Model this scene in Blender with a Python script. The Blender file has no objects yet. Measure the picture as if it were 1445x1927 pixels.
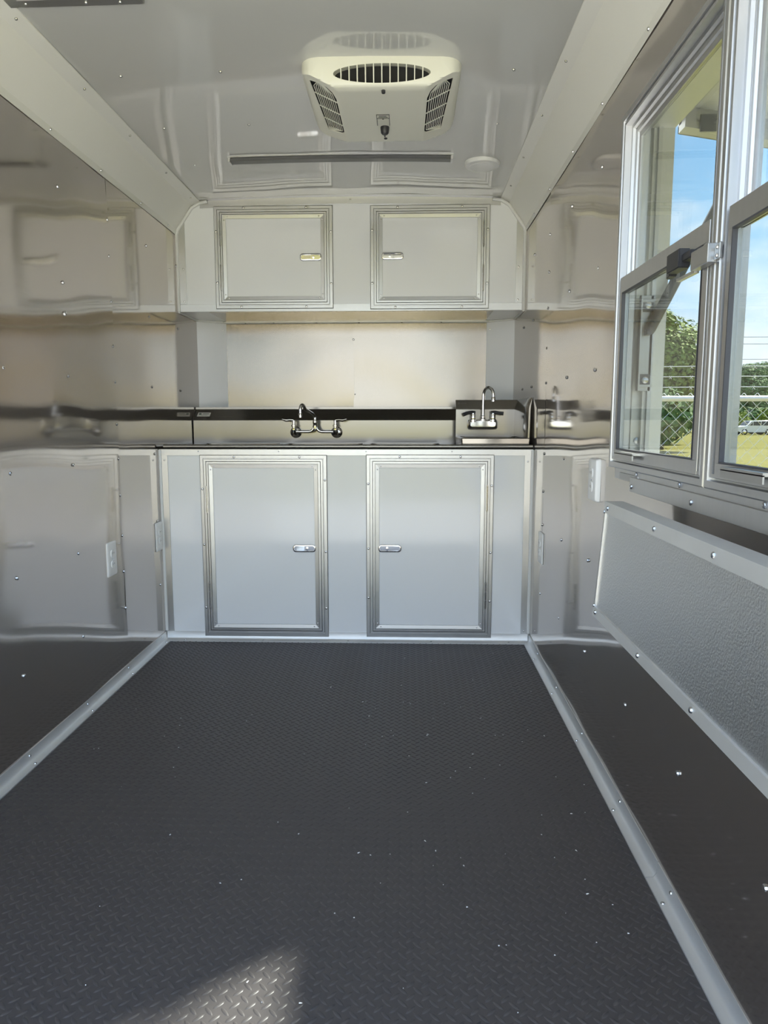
import bpy, bmesh, math, random
from mathutils import Vector, Matrix

# ------------------------------------------------------------------ scene, camera, sky, sun, exposure
S = bpy.context.scene
COL = S.collection
random.seed(7)
S.view_settings.view_transform = 'Standard'
S.view_settings.look = 'None'
S.view_settings.gamma = 1.0
S.view_settings.use_curve_mapping = False
S.view_settings.exposure = 1.90

cam_d = bpy.data.cameras.new('camera')
cam = bpy.data.objects.new('camera', cam_d)
COL.objects.link(cam)
S.camera = cam
F_PX, PITCH, YAW = 1336.0, 0.1289, -0.0324          # focal length in pixels of the 1445x1927 frame
cam_d.sensor_fit = 'VERTICAL'
cam_d.sensor_height = 36.0
cam_d.lens = 36.0 * F_PX / 1927.0
cam_d.clip_start = 0.02
cam_d.clip_end = 800
cam.location = (1.1718, 0.0, 1.062)
cam.rotation_euler = (math.pi / 2 - PITCH, 0.0007, -YAW)

world = bpy.data.worlds.new('World')
S.world = world
world.use_nodes = True


def sky():
    nt = world.node_tree
    N, L = nt.nodes, nt.links
    N.clear()
    out = N.new('ShaderNodeOutputWorld')
    bg = N.new('ShaderNodeBackground')
    bg.inputs['Strength'].default_value = 1.0
    tc = N.new('ShaderNodeTexCoord')
    sep = N.new('ShaderNodeSeparateXYZ')
    L.new(tc.outputs['Generated'], sep.inputs[0])
    ramp = N.new('ShaderNodeValToRGB')
    e = ramp.color_ramp.elements
    e[0].position, e[0].color = 0.0, (0.84, 0.95, 1.06, 1)
    e[1].position, e[1].color = 0.55, (0.16, 0.38, 0.76, 1)
    m = e.new(0.24)
    m.color = (0.33, 0.60, 0.88, 1)
    L.new(sep.outputs['Z'], ramp.inputs[0])
    mp = N.new('ShaderNodeMapping')
    mp.inputs['Scale'].default_value = (1.6, 1.6, 4.2)
    mp.inputs['Location'].default_value = (0.35, 0.2, 0.1)
    L.new(tc.outputs['Generated'], mp.inputs[0])
    noi = N.new('ShaderNodeTexNoise')
    noi.inputs['Scale'].default_value = 2.2
    noi.inputs['Detail'].default_value = 7
    noi.inputs['Roughness'].default_value = 0.55
    L.new(mp.outputs[0], noi.inputs['Vector'])
    cr = N.new('ShaderNodeValToRGB')
    cr.color_ramp.elements[0].position = 0.42
    cr.color_ramp.elements[0].color = (0, 0, 0, 1)
    cr.color_ramp.elements[1].position = 0.66
    cr.color_ramp.elements[1].color = (1, 1, 1, 1)
    L.new(noi.outputs['Fac'], cr.inputs[0])
    mix = N.new('ShaderNodeMixRGB')
    mix.inputs['Color2'].default_value = (0.96, 0.98, 1.02, 1)
    L.new(cr.outputs[0], mix.inputs['Fac'])
    L.new(ramp.outputs[0], mix.inputs['Color1'])
    L.new(mix.outputs[0], bg.inputs['Color'])
    L.new(bg.outputs[0], out.inputs['Surface'])
    return bg


sky_bg = sky()
sky_bg.inputs['Strength'].default_value = 0.95

sun_d = bpy.data.lights.new('sun', 'SUN')
sun_d.energy = 11.0
sun_d.color = (1.0, 0.95, 0.86)
sun_d.angle = 0.05
sun = bpy.data.objects.new('sun', sun_d)
COL.objects.link(sun)
sun.rotation_euler = Vector((0.80, 0.60, 1.0)).to_track_quat('Z', 'Y').to_euler()   # high sun, ahead of the trailer and to the right

S.cycles.max_bounces = 16
S.cycles.diffuse_bounces = 8
S.cycles.glossy_bounces = 10
S.cycles.transparent_max_bounces = 12

# ------------------------------------------------------------------ materials
def mat(name, col, rough=0.5, metal=0.0, spec=0.5, bump=None, grain=None, coat=0.0, var=0.0):
    m = bpy.data.materials.new(name)
    m.use_nodes = True
    nt = m.node_tree
    N, L = nt.nodes, nt.links
    p = N['Principled BSDF']
    p.inputs['Base Color'].default_value = (*col, 1)
    p.inputs['Roughness'].default_value = rough
    p.inputs['Metallic'].default_value = metal
    p.inputs['Specular IOR Level'].default_value = spec
    p.inputs['Coat Weight'].default_value = coat
    tc = N.new('ShaderNodeTexCoord')
    if bump:                                        # (scale, strength, distance, detail)
        n = N.new('ShaderNodeTexNoise')
        n.inputs['Scale'].default_value = bump[0]
        n.inputs['Detail'].default_value = bump[3] if len(bump) > 3 else 2
        L.new(tc.outputs['Object'], n.inputs['Vector'])
        b = N.new('ShaderNodeBump')
        b.inputs['Strength'].default_value = bump[1]
        b.inputs['Distance'].default_value = bump[2]
        L.new(n.outputs['Fac'], b.inputs['Height'])
        L.new(b.outputs[0], p.inputs['Normal'])
    if grain:                                       # (scale xyz, colour amount, roughness amount): stretched brushing
        mp = N.new('ShaderNodeMapping')
        mp.inputs['Scale'].default_value = grain[0]
        L.new(tc.outputs['Object'], mp.inputs[0])
        g = N.new('ShaderNodeTexNoise')
        g.inputs['Scale'].default_value = 1.0
        g.inputs['Detail'].default_value = 3
        L.new(mp.outputs[0], g.inputs['Vector'])
        mr = N.new('ShaderNodeMapRange')
        mr.inputs['From Min'].default_value = 0.3
        mr.inputs['From Max'].default_value = 0.7
        mr.inputs['To Min'].default_value = rough - grain[2]
        mr.inputs['To Max'].default_value = rough + grain[2]
        L.new(g.outputs['Fac'], mr.inputs[0])
        L.new(mr.outputs[0], p.inputs['Roughness'])
        mc = N.new('ShaderNodeMapRange')
        mc.inputs['From Min'].default_value = 0.3
        mc.inputs['From Max'].default_value = 0.7
        mc.inputs['To Min'].default_value = 1 - grain[1]
        mc.inputs['To Max'].default_value = 1 + grain[1] * 0.5
        L.new(g.outputs['Fac'], mc.inputs[0])
        mx = N.new('ShaderNodeVectorMath')
        mx.operation = 'SCALE'
        mx.inputs[0].default_value = col
        L.new(mc.outputs[0], mx.inputs['Scale'])
        L.new(mx.outputs[0], p.inputs['Base Color'])
    if var:
        n2 = N.new('ShaderNodeTexNoise')
        n2.inputs['Scale'].default_value = 6.0
        n2.inputs['Detail'].default_value = 5
        L.new(tc.outputs['Object'], n2.inputs['Vector'])
        mc = N.new('ShaderNodeMapRange')
        mc.inputs['From Min'].default_value = 0.3
        mc.inputs['From Max'].default_value = 0.7
        mc.inputs['To Min'].default_value = 1 - var
        mc.inputs['To Max'].default_value = 1 + var
        L.new(n2.outputs['Fac'], mc.inputs[0])
        mx = N.new('ShaderNodeVectorMath')
        mx.operation = 'SCALE'
        mx.inputs[0].default_value = col
        L.new(mc.outputs[0], mx.inputs['Scale'])
        L.new(mx.outputs[0], p.inputs['Base Color'])
    return m


MT = dict(
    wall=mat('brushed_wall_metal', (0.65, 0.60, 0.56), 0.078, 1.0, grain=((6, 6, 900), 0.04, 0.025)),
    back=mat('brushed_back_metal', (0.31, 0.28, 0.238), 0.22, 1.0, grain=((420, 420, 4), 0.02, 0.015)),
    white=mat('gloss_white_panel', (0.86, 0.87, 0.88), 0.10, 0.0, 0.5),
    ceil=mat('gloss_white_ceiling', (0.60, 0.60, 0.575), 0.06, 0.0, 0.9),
    cove=mat('satin_white_cove', (0.86, 0.85, 0.80), 0.26, 0.0, 0.4),
    alu=mat('mill_aluminium', (0.50, 0.50, 0.50), 0.36, 1.0, grain=((60, 60, 60), 0.02, 0.03)),
    alu_dull=mat('dull_aluminium', (0.50, 0.50, 0.50), 0.42, 1.0, var=0.08),
    frame=mat('window_aluminium', (0.59, 0.59, 0.60), 0.38, 1.0, grain=((60, 60, 4), 0.06, 0.06)),
    steel=mat('sink_stainless', (0.30, 0.285, 0.26), 0.15, 1.0, grain=((5, 500, 500), 0.06, 0.04)),  # darker than plain stainless, stands in for an unbuilt dark reflection
    chrome=mat('chrome', (0.82, 0.82, 0.82), 0.06, 1.0),
    zinc=mat('zinc_screw', (0.55, 0.55, 0.55), 0.25, 1.0),
    hammered=mat('hammered_aluminium', (0.69, 0.70, 0.71), 0.40, 1.0, bump=(230, 0.35, 0.003, 2)),
    caulk=mat('white_caulk', (0.78, 0.78, 0.76), 0.45),
    rubber=mat('black_rubber_floor', (0.066, 0.059, 0.058), 0.42, 0.0, 0.5, bump=(900, 0.12, 0.0006, 2)),
    plastic=mat('ivory_plastic', (0.80, 0.79, 0.68), 0.34),
    white_pl=mat('white_plastic', (0.86, 0.86, 0.85), 0.3),
    black=mat('black_plastic', (0.025, 0.025, 0.03), 0.42),
    dark=mat('cavity_shade_black', (0.02, 0.02, 0.02), 0.8),  # near-black that stands in for shade inside the vents
    grey_pl=mat('grey_plastic', (0.10, 0.105, 0.12), 0.45),
    gasket=mat('rubber_gasket', (0.06, 0.06, 0.07), 0.5),
    ink=mat('grey_ink', (0.09, 0.09, 0.08), 0.6),
    label=mat('label_paper', (0.62, 0.60, 0.55), 0.5),
    logo=mat('label_green_ink', (0.10, 0.13, 0.10), 0.5),
    lens=mat('light_lens', (0.10, 0.10, 0.10), 0.35),
    hatch=mat('hatch_panel', (0.72, 0.71, 0.64), 0.30),
    exterior=mat('exterior_skin', (0.70, 0.70, 0.70), 0.35),
    grass=mat('mown_grass', (0.140, 0.128, 0.022), 0.9, 0.0, 0.1, var=0.25),
    bounce_concrete=mat('pale_bounce_concrete', (0.40, 0.395, 0.37), 0.85, 0.0, 0.2, var=0.1),  # pale tone for the added slab that bounces neutral light
    galv=mat('galvanised_steel', (0.72, 0.73, 0.74), 0.45, 0.6),
    bark=mat('bark', (0.12, 0.09, 0.06), 0.9, var=0.2),
    wood=mat('pole_wood', (0.16, 0.12, 0.09), 0.9, var=0.2),
    cable=mat('cable', (0.05, 0.06, 0.08), 0.6),
    carpaint=mat('white_car_paint', (0.80, 0.80, 0.80), 0.2, coat=0.5),
    carpaint2=mat('silver_car_paint', (0.55, 0.56, 0.58), 0.25, coat=0.5),
    carglass=mat('car_glass', (0.03, 0.04, 0.05), 0.08),
    tyre=mat('tyre', (0.025, 0.025, 0.025), 0.8),
    red=mat('red_lamp', (0.5, 0.03, 0.03), 0.3),
)


def two_lobe(m, rough2, fac):
    """brushed sheet: a sharp lobe plus a wide one from the scratches"""
    nt = m.node_tree
    N, L = nt.nodes, nt.links
    p = N['Principled BSDF']
    q = N.new('ShaderNodeBsdfGlossy')
    q.inputs['Roughness'].default_value = rough2
    q.inputs['Color'].default_value = p.inputs['Base Color'].default_value
    mx = N.new('ShaderNodeMixShader')
    mx.inputs[0].default_value = fac
    L.new(p.outputs[0], mx.inputs[1])
    L.new(q.outputs[0], mx.inputs[2])
    L.new(mx.outputs[0], N['Material Output'].inputs[0])


two_lobe(MT['wall'], 0.50, 0.22)
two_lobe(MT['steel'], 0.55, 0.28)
MT['bright_alu'] = mat('bright_satin_aluminium', (0.74, 0.74, 0.73), 0.46, 0.7, var=0.05)
MT['jamb'] = mat('satin_jamb_aluminium', (0.72, 0.72, 0.70), 0.45, 0.55)


def leaf_mat(name, c):
    m = mat(name, c, 0.75, 0.0, 0.2, var=0.35)
    return m


MT['leaf_a'] = leaf_mat('leaf_olive', (0.21, 0.27, 0.07))
MT['leaf_b'] = leaf_mat('leaf_deep', (0.14, 0.22, 0.08))
MT['leaf_c'] = leaf_mat('leaf_bright', (0.24, 0.30, 0.05))


def glass_mat():
    m = bpy.data.materials.new('window_glass')
    m.use_nodes = True
    N, L = m.node_tree.nodes, m.node_tree.links
    N.clear()
    o = N.new('ShaderNodeOutputMaterial')
    t = N.new('ShaderNodeBsdfTransparent')
    t.inputs['Color'].default_value = (0.61, 0.635, 0.63, 1)  # grey tint put in to dim the bright outdoors
    g = N.new('ShaderNodeBsdfGlossy')
    g.inputs['Roughness'].default_value = 0.02
    f = N.new('ShaderNodeFresnel')
    geo = N.new('ShaderNodeNewGeometry')          # same reflectance on both faces of the thin pane
    ior = N.new('ShaderNodeMapRange')
    ior.inputs['To Min'].default_value = 1.5
    ior.inputs['To Max'].default_value = 1 / 1.5
    L.new(geo.outputs['Backfacing'], ior.inputs[0])
    L.new(ior.outputs[0], f.inputs['IOR'])
    mx = N.new('ShaderNodeMixShader')
    L.new(f.outputs[0], mx.inputs[0])
    L.new(t.outputs[0], mx.inputs[1])
    L.new(g.outputs[0], mx.inputs[2])
    L.new(mx.outputs[0], o.inputs[0])
    return m


MT['glass'] = glass_mat()

# ------------------------------------------------------------------ helpers
BASE = {}


class MB:
    """Collects shapes in world coordinates, then links them as one mesh object."""

    def __init__(self):
        self.bm = bmesh.new()

    def v(self, p):
        return self.bm.verts.new(p)

    def f(self, vs):
        try:
            return self.bm.faces.new(vs)
        except ValueError:
            return None

    def poly(self, pts):
        return self.f([self.v(p) for p in pts])

    def box(self, x0, x1, y0, y1, z0, z1):
        c = [self.v((x, y, z)) for z in (z0, z1) for y in (y0, y1) for x in (x0, x1)]
        for q in ((0, 2, 3, 1), (4, 5, 7, 6), (0, 1, 5, 4), (2, 6, 7, 3), (0, 4, 6, 2), (1, 3, 7, 5)):
            self.f([c[i] for i in q])
        return c

    def loft(self, rings, close=True, cap0=True, cap1=True):
        R = [[self.v(p) for p in r] for r in rings]
        n = len(R[0])
        for a, b in zip(R, R[1:]):
            for i in range(n if close else n - 1):
                j = (i + 1) % n
                self.f([a[i], a[j], b[j], b[i]])
        if cap0 and close:
            self.f(R[0][::-1])
        if cap1 and close:
            self.f(R[-1])
        return R

    def prism(self, pts, off):
        """closed polygon (3D points) pushed along vector off"""
        off = Vector(off)
        self.loft([[Vector(p) for p in pts], [Vector(p) + off for p in pts]])

    def tube(self, pts, r, n=10, caps=True):
        pts = [Vector(p) for p in pts]
        rs = r if isinstance(r, (list, tuple)) else [r] * len(pts)
        rings = []
        up = None
        for i, p in enumerate(pts):
            d = (pts[min(i + 1, len(pts) - 1)] - pts[max(i - 1, 0)]).normalized()
            if up is None:
                a = Vector((0, 0, 1)) if abs(d.z) < 0.9 else Vector((1, 0, 0))
                up = d.cross(a).normalized()
            else:
                up = (up - d * up.dot(d)).normalized()
            w = d.cross(up)
            rings.append([p + rs[i] * (math.cos(2 * math.pi * k / n) * up + math.sin(2 * math.pi * k / n) * w) for k in range(n)])
        self.loft(rings, True, caps, caps)

    def lathe(self, prof, c, axis='Z', n=16):
        """prof = [(r, h)], turned about axis through c"""
        c = Vector(c)
        rings = []
        for r, h in prof:
            ring = []
            for k in range(n):
                a = 2 * math.pi * k / n
                x, y = r * math.cos(a), r * math.sin(a)
                ring.append(c + {'Z': Vector((x, y, h)), 'Y': Vector((x, h, -y)), 'X': Vector((h, x, y))}[axis])
            rings.append(ring)
        self.loft(rings)

    def sweep(self, loops, close=True):
        """list of loops (each a list of points, same length), joined in order; loops are closed rings"""
        self.loft(loops, True, False, False)

    def build(self, name, m, parent=None, smooth=35, bevel=0.0, seg=2):
        bmesh.ops.remove_doubles(self.bm, verts=self.bm.verts, dist=1e-6)
        bmesh.ops.recalc_face_normals(self.bm, faces=self.bm.faces)
        if bevel:
            es = [e for e in self.bm.edges if len(e.link_faces) == 2 and e.calc_face_angle(0) > 0.6]
            bmesh.ops.bevel(self.bm, geom=es, offset=bevel, segments=seg, affect='EDGES', clamp_overlap=True)
        base = Vector((0, 0, 0))
        if parent is not None:
            base = BASE.get(parent.name, base)
            bmesh.ops.translate(self.bm, vec=-base, verts=self.bm.verts)
        me = bpy.data.meshes.new(name)
        self.bm.to_mesh(me)
        self.bm.free()
        o = bpy.data.objects.new(name, me)
        COL.objects.link(o)
        me.materials.append(MT[m])
        if smooth:
            for p in me.polygons:
                p.use_smooth = True
            me.set_sharp_from_angle(angle=math.radians(smooth))
        if parent is not None:
            o.parent = parent
            BASE[o.name] = base
        return o


def tag(o, label, cat=None, group=None, kind=None):
    o['label'] = label
    if cat:
        o['category'] = cat
    if group:
        o['group'] = group
    if kind:
        o['kind'] = kind
    return o


def thing(name, label, cat, loc, group=None):
    o = bpy.data.objects.new(name, None)
    o.empty_display_size = 0.05
    o.location = loc
    COL.objects.link(o)
    BASE[o.name] = Vector(loc)
    return tag(o, label, cat, group)


def struct(name, label=None):
    o = bpy.data.objects.new(name, None)
    o.empty_display_size = 0.05
    COL.objects.link(o)
    BASE[o.name] = Vector((0, 0, 0))
    o['kind'] = 'structure'
    if label:
        o['label'] = label
    return o


_screw = {}


def screw(parent, p, n, r=0.0058, name='screw'):
    """domed screw head at world point p facing direction n; all share one mesh per size"""
    key = round(r, 5)
    if key not in _screw:
        b = MB()
        b.lathe([(r, -0.001), (r, r * 0.25), (r * 0.75, r * 0.6), (r * 0.3, r * 0.75)], (0, 0, 0), 'Z', 8)
        o = b.build(name, 'zinc')
        _screw[key] = o.data
        bpy.data.objects.remove(o)
    o = bpy.data.objects.new(name, _screw[key])
    COL.objects.link(o)
    o.parent = parent
    o.location = Vector(p) - BASE[parent.name]
    o.rotation_euler = Vector(n).to_track_quat('Z', 'Y').to_euler()
    return o


def copy_tree(o, parent=None):
    c = o.copy()
    COL.objects.link(c)
    if parent is not None:
        c.parent = parent
    for ch in list(o.children):
        copy_tree(ch, c)
    return c


W, D1, D2, D3, D4, REAR = 1.76, 3.323, 3.693, 4.007, 4.092, 0.50
XC = 0.146                    # nose chamfer
ZC, ZU, ZK, ZT = 0.926, 1.610, 1.997, 2.150
CAMB = 0.016


def ceil_z(x):
    t = (x - W / 2) / (W / 2 - 0.126)
    return ZT + CAMB * max(0.0, 1 - t * t)


# ------------------------------------------------------------------ large structure
def ripple(u, v, s):
    return (0.00085 * math.sin(7.1 * u + 2.3 * math.sin(2.9 * v + s) + s)
            + 0.00060 * math.sin(11.3 * v + 1.7 * u + 2.1 * s)
            + 0.00030 * math.sin(17.0 * u - 4.0 * v + s * 3.3)
            + 0.00025 * math.sin(23.0 * v + 3.0 * math.sin(5 * u) + s))


def sheet(axis, at, out, us, vs, seed, amp=1.0, hole=None, lift=0.0):
    """thin sheet with the slight oil-canning of real metal; axis 'X' -> u = y, v = z; axis 'Y' -> u = x, v = z"""
    b = MB()
    nu = max(2, int((us[1] - us[0]) / 0.035))
    nv = max(2, int((vs[1] - vs[0]) / 0.035))
    U = sorted(set([us[0] + (us[1] - us[0]) * i / nu for i in range(nu + 1)] + ([max(us[0], hole[0]), min(us[1], hole[1])] if hole else [])))
    V = sorted(set([vs[0] + (vs[1] - vs[0]) * i / nv for i in range(nv + 1)] + ([hole[2], hole[3]] if hole else [])))
    G = {}
    for i, u in enumerate(U):
        for j, v in enumerate(V):
            d = at + out * (lift + 0.001 + amp * ripple(u, v, seed))
            G[i, j] = b.v((d, u, v) if axis == 'X' else (u, d, v))
    for i in range(len(U) - 1):
        for j in range(len(V) - 1):
            cu, cv = (U[i] + U[i + 1]) / 2, (V[j] + V[j + 1]) / 2
            if hole and hole[0] < cu < hole[1] and hole[2] < cv < hole[3]:
                continue
            b.f([G[i, j], G[i + 1, j], G[i + 1, j + 1], G[i, j + 1]])
    return b


HY0, HY1, HZ0, HZ1 = 0.73, 2.005, 0.955, 1.845       # serving window opening

wl = struct('wall_left', 'left trailer wall sheathed in mirror-like brushed metal')
b = MB(); b.box(-0.10, -0.003, REAR, D4 + 0.06, -0.06, 2.2); b.build('wall_core', 'exterior', wl, 0)
sheet('X', 0, 1, (REAR, 1.64), (0.0, 2.01), 0.3).build('wall_panel', 'wall', wl, 80)
sheet('X', 0, 1, (1.635, 2.858), (0.0, 2.01), 1.1, 1.2, lift=0.0006).build('wall_panel', 'wall', wl, 80)
sheet('X', 0, 1, (2.853, 4.03), (0.0, 2.01), 2.7, 0.5).build('wall_panel', 'wall', wl, 80)
for y in (0.84, 1.23, 1.64, 2.055, 2.455, 2.85, 3.268, 3.682):
    for z in (0.286, 0.591, 0.906, 1.213, 1.526, 1.836):
        if y > 3.3 and z < 0.95:
            continue
        dy = 0.0
        screw(wl, (0.0015, y + dy, z), (1, 0, 0), 0.0062)
for z in (0.441, 0.757, 1.045, 1.354, 1.699):
    screw(wl, (0.0015, 2.848, z), (1, 0, 0), 0.0062)
screw(wl, (0.0015, 2.455, 1.423), (1, 0, 0), 0.009)

wr = struct('wall_right', 'right trailer wall of brushed metal with the serving window in it')
b = MB()
b.box(W + 0.003, W + 0.10, REAR, HY0, -0.06, 2.2)
b.box(W + 0.003, W + 0.10, HY1, D4 + 0.06, -0.06, 2.2)
b.box(W + 0.003, W + 0.10, HY0, HY1, -0.06, HZ0)
b.box(W + 0.003, W + 0.10, HY0, HY1, HZ1, 2.2)
b.build('wall_core', 'exterior', wr, 0)
hole = (HY0, HY1, HZ0, HZ1)
sheet('X', W, -1, (REAR, 3.075), (0.0, 2.01), 5.9, 1.1, hole, lift=0.0006).build('wall_panel', 'wall', wr, 80)
sheet('X', W, -1, (3.070, 4.03), (0.0, 2.01), 6.6, 0.5).build('wall_panel', 'wall', wr, 80)
for y in (0.70, 1.089, 1.468, 1.839, 2.282, 2.68, 3.07, 3.43, 3.70):
    for z in (0.305, 0.61, 0.918, 1.217, 1.525, 1.82):
        if (y > 3.3 and z < 1.19) or (y < 2.1 and z > 0.5):
            continue
        screw(wr, (W - 0.0015, y, z), (-1, 0, 0), 0.0062)
for z in (0.756, 1.361, 1.671):
    screw(wr, (W - 0.0015, 3.07, z), (-1, 0, 0), 0.0062)

wf = struct('wall_front', 'nose wall at the far end with white angled corners and a metal backsplash')
b = MB(); b.box(-0.10, W + 0.10, D4 + 0.01, D4 + 0.10, -0.06, 2.2); b.build('wall_core', 'exterior', wf, 0)
for sx in (0, 1):
    x0, x1 = (0.0, XC) if sx == 0 else (W, W - XC)
    b = MB()
    b.prism([(x0, D3, 0.9), (x1, D4, 0.9), (x1, D4, 2.15), (x0, D3, 2.15)], (0, 0.02, 0))
    o = b.build('corner_panel', 'white', wf, 0)
    o['label'] = 'white angled corner panel'
    screw(wf, (x0 + (x1 - x0) * .88, D4 - 0.010, 1.565), (0, -1, 0), 0.004)
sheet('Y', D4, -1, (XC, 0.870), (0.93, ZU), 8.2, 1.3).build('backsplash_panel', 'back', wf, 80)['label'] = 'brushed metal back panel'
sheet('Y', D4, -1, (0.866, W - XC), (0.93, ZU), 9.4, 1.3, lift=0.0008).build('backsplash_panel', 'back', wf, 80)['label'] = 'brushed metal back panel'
screw(wf, (0.867, D4 - 0.003, 1.512), (0, -1, 0), 0.006)
screw(wf, (0.874, D4 - 0.003, 1.207), (0, -1, 0), 0.004)

# ceiling with a slight crown
ce = struct('ceiling', 'glossy white ceiling with a slight crown')
b = MB()
nx, ny = 24, 60
rows = []
for j in range(ny + 1):
    y = REAR + (D4 - REAR) * j / ny
    rows.append([b.v((-0.02 + (W + 0.04) * i / nx, y, ceil_z(-0.02 + (W + 0.04) * i / nx) + 0.9 * ripple(2 * i * W / nx, y, 12.0))) for i in range(nx + 1)])
for r0, r1 in zip(rows, rows[1:]):
    for i in range(nx):
        b.f([r0[i], r0[i + 1], r1[i + 1], r1[i]])
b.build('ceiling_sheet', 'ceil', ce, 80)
b = MB(); b.box(-0.10, W + 0.10, REAR, D4 + 0.10, 2.18, 2.26); b.build('roof_slab', 'exterior', ce, 0)
for x in (0.251, 0.573, 0.88, 1.19, 1.503):
    for y in (1.60, 2.0, 2.405, 2.815, 3.205):
        if (0.8 < x < 1.4 and 2.2 < y < 3.22) or (x < 0.5 and 1.6 <= y < 2.05):
            continue
        screw(ce, (x, y, ceil_z(x) - 0.0005), (0, 0, -1), 0.0055)

for side, nm in ((0, 'trim_1'), (1, 'trim_2')):
    t = struct(nm, ('left' if side == 0 else 'right') + ' satin white cove strip between wall and ceiling')
    prof = [(0.0035, 1.988), (0.0065, 2.012), (0.088, 2.128), (0.130, 2.146), (0.131, 2.149)]
    b = MB()
    ra, rb = [], []
    for yy, rr in ((REAR, ra), (D2 + 0.002, rb)):
        for x, z in prof:
            rr.append((x if side == 0 else W - x, yy, z))
    nseg = 60
    L_ = []
    for k in range(nseg + 1):
        y = REAR + (D2 - REAR) * k / nseg
        ring = []
        for x, z in prof:
            ring.append((x if side == 0 else W - x, y, z))
        L_.append(ring)
    b.loft(L_, False)
    b.build('cove_strip', 'cove', t, 20)
    for y in (1.22, 1.63, 2.04, 2.45, 2.835, 3.245, 3.6):
        yy = y if side == 0 else y - 0.13
        screw(t, ((0.112 if side == 0 else W - 0.112), yy, 2.1375), ((0.3 if side == 0 else -0.3), 0, -0.9), 0.0048)
        screw(t, ((0.006 if side == 0 else W - 0.006), yy - 0.03, 2.003), ((1 if side == 0 else -1), 0, -0.2), 0.0048)

# floor: black rubber diamond plate, every lug modelled
fl = struct('floor', 'black rubber diamond plate floor')
b = MB(); b.box(-0.05, W + 0.05, REAR, D4 + 0.05, -0.10, 0.0); b.build('floor_mat', 'rubber', fl, 0)


def tread():
    verts, faces = [], []
    P = 0.0292
    hw, hl, hh = 0.0040, 0.0130, 0.0021
    shape = [(-1, 0), (-.55, .8), (.1, 1), (.65, .62), (1, 0), (.55, -.8), (-.1, -1), (-.65, -.62)]
    ny, nx = int((D1 - 0.02 - REAR) / (P / 2)), int((W - 0.06) / P)
    for j in range(ny):
        y = REAR + 0.02 + j * P / 2
        sgn = 1 if j % 2 == 0 else -1
        ca, sa = math.cos(sgn * math.radians(45)), math.sin(sgn * math.radians(45))
        for i in range(nx):
            x = 0.035 + (i + (0.25 if sgn > 0 else 0.75)) * P
            k = len(verts)
            for u, v in shape:
                a, c = u * hl, v * hw
                verts.append((x + a * ca - c * sa, y + a * sa + c * ca, 0.0))
            for u in (-0.55, 0.55):
                a = u * hl
                verts.append((x + a * ca, y + a * sa, hh))
            A, B = k + 8, k + 9
            faces += [(k, k + 1, A), (k + 1, k + 2, B, A), (k + 2, k + 3, B), (k + 3, k + 4, B), (k + 4, k + 5, B), (k + 5, k + 6, A, B), (k + 6, k + 7, A), (k + 7, k, A)]
    for f in range(len(faces)):
        faces[f] = faces[f][::-1]
    me = bpy.data.meshes.new('tread_lugs')
    me.from_pydata(verts, [], faces)
    bm = bmesh.new(); bm.from_mesh(me)
    bmesh.ops.recalc_face_normals(bm, faces=bm.faces)
    for f in bm.faces:
        if f.normal.z < 0:
            f.normal_flip()
    bm.to_mesh(me); bm.free()
    me.materials.append(MT['rubber'])
    for p in me.polygons:
        p.use_smooth = True
    o = bpy.data.objects.new('tread_lugs', me)
    COL.objects.link(o)
    o.parent = fl
    o['kind'] = 'stuff'


tread()

# baseboards: aluminium angle along wall and floor
for side, nm in ((0, 'baseboard_left'), (1, 'baseboard_right')):
    t = struct(nm, ('left' if side == 0 else 'right') + ' aluminium floor angle with paired screws')
    X = (lambda x: x) if side == 0 else (lambda x: W - x)
    prof = [(0.001, 0.044), (0.0045, 0.044), (0.006, 0.014), (0.012, 0.006), (0.030, 0.0042), (0.030, 0.0005), (0.001, 0.0005)]
    for y0, y1 in ((REAR, 1.55), (1.552, D1 - 0.002)):
        b = MB()
        b.loft([[(X(x), y0, z) for x, z in prof], [(X(x), y1, z) for x, z in prof]])
        b.build('floor_angle', 'bright_alu', t, 50)
    for y in (0.74, 1.10, 1.46, 1.838, 2.05, 2.262, 2.455, 2.67, 2.84, 3.07, 3.264):
        if side == 0 and y in (1.838, 2.262, 2.67, 3.07):
            continue
        if side == 1 and y in (2.05, 2.455, 2.84, 3.264):
            continue
        screw(t, (X(0.0050), y, 0.030), (1 if side == 0 else -1, 0, 0.1), 0.0050)
        screw(t, (X(0.0215), y, 0.0045), (0, 0, 1), 0.0050)

# ------------------------------------------------------------------ cabinets
def rrect(x0, x1, z0, z1, r, n=4):
    pts = []
    for cx, cz, a0 in ((x1 - r, z0 + r, -90), (x1 - r, z1 - r, 0), (x0 + r, z1 - r, 90), (x0 + r, z0 + r, 180)):
        for k in range(n + 1):
            a = math.radians(a0 + 90 * k / n)
            pts.append((cx + r * math.cos(a), cz + r * math.sin(a)))
    return pts


FIX = [(0, 0), (0, .006), (.003, .009), (.016, .009), (.0175, .0055), (.0195, .0055), (.021, .012), (.0295, .012), (.0305, .003)]
LEAF = [(.0315, .003), (.0325, .013), (.040, .013), (.0415, .0085), (.0435, .0085), (.045, .0125), (.061, .0105), (.0625, .006)]


def rect_sweep(b, x0, x1, z0, z1, y, prof):
    b.sweep([[(x0 + s, y - h, z0 + s), (x1 - s, y - h, z0 + s), (x1 - s, y - h, z1 - s), (x0 + s, y - h, z1 - s)] for s, h in prof])


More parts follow.
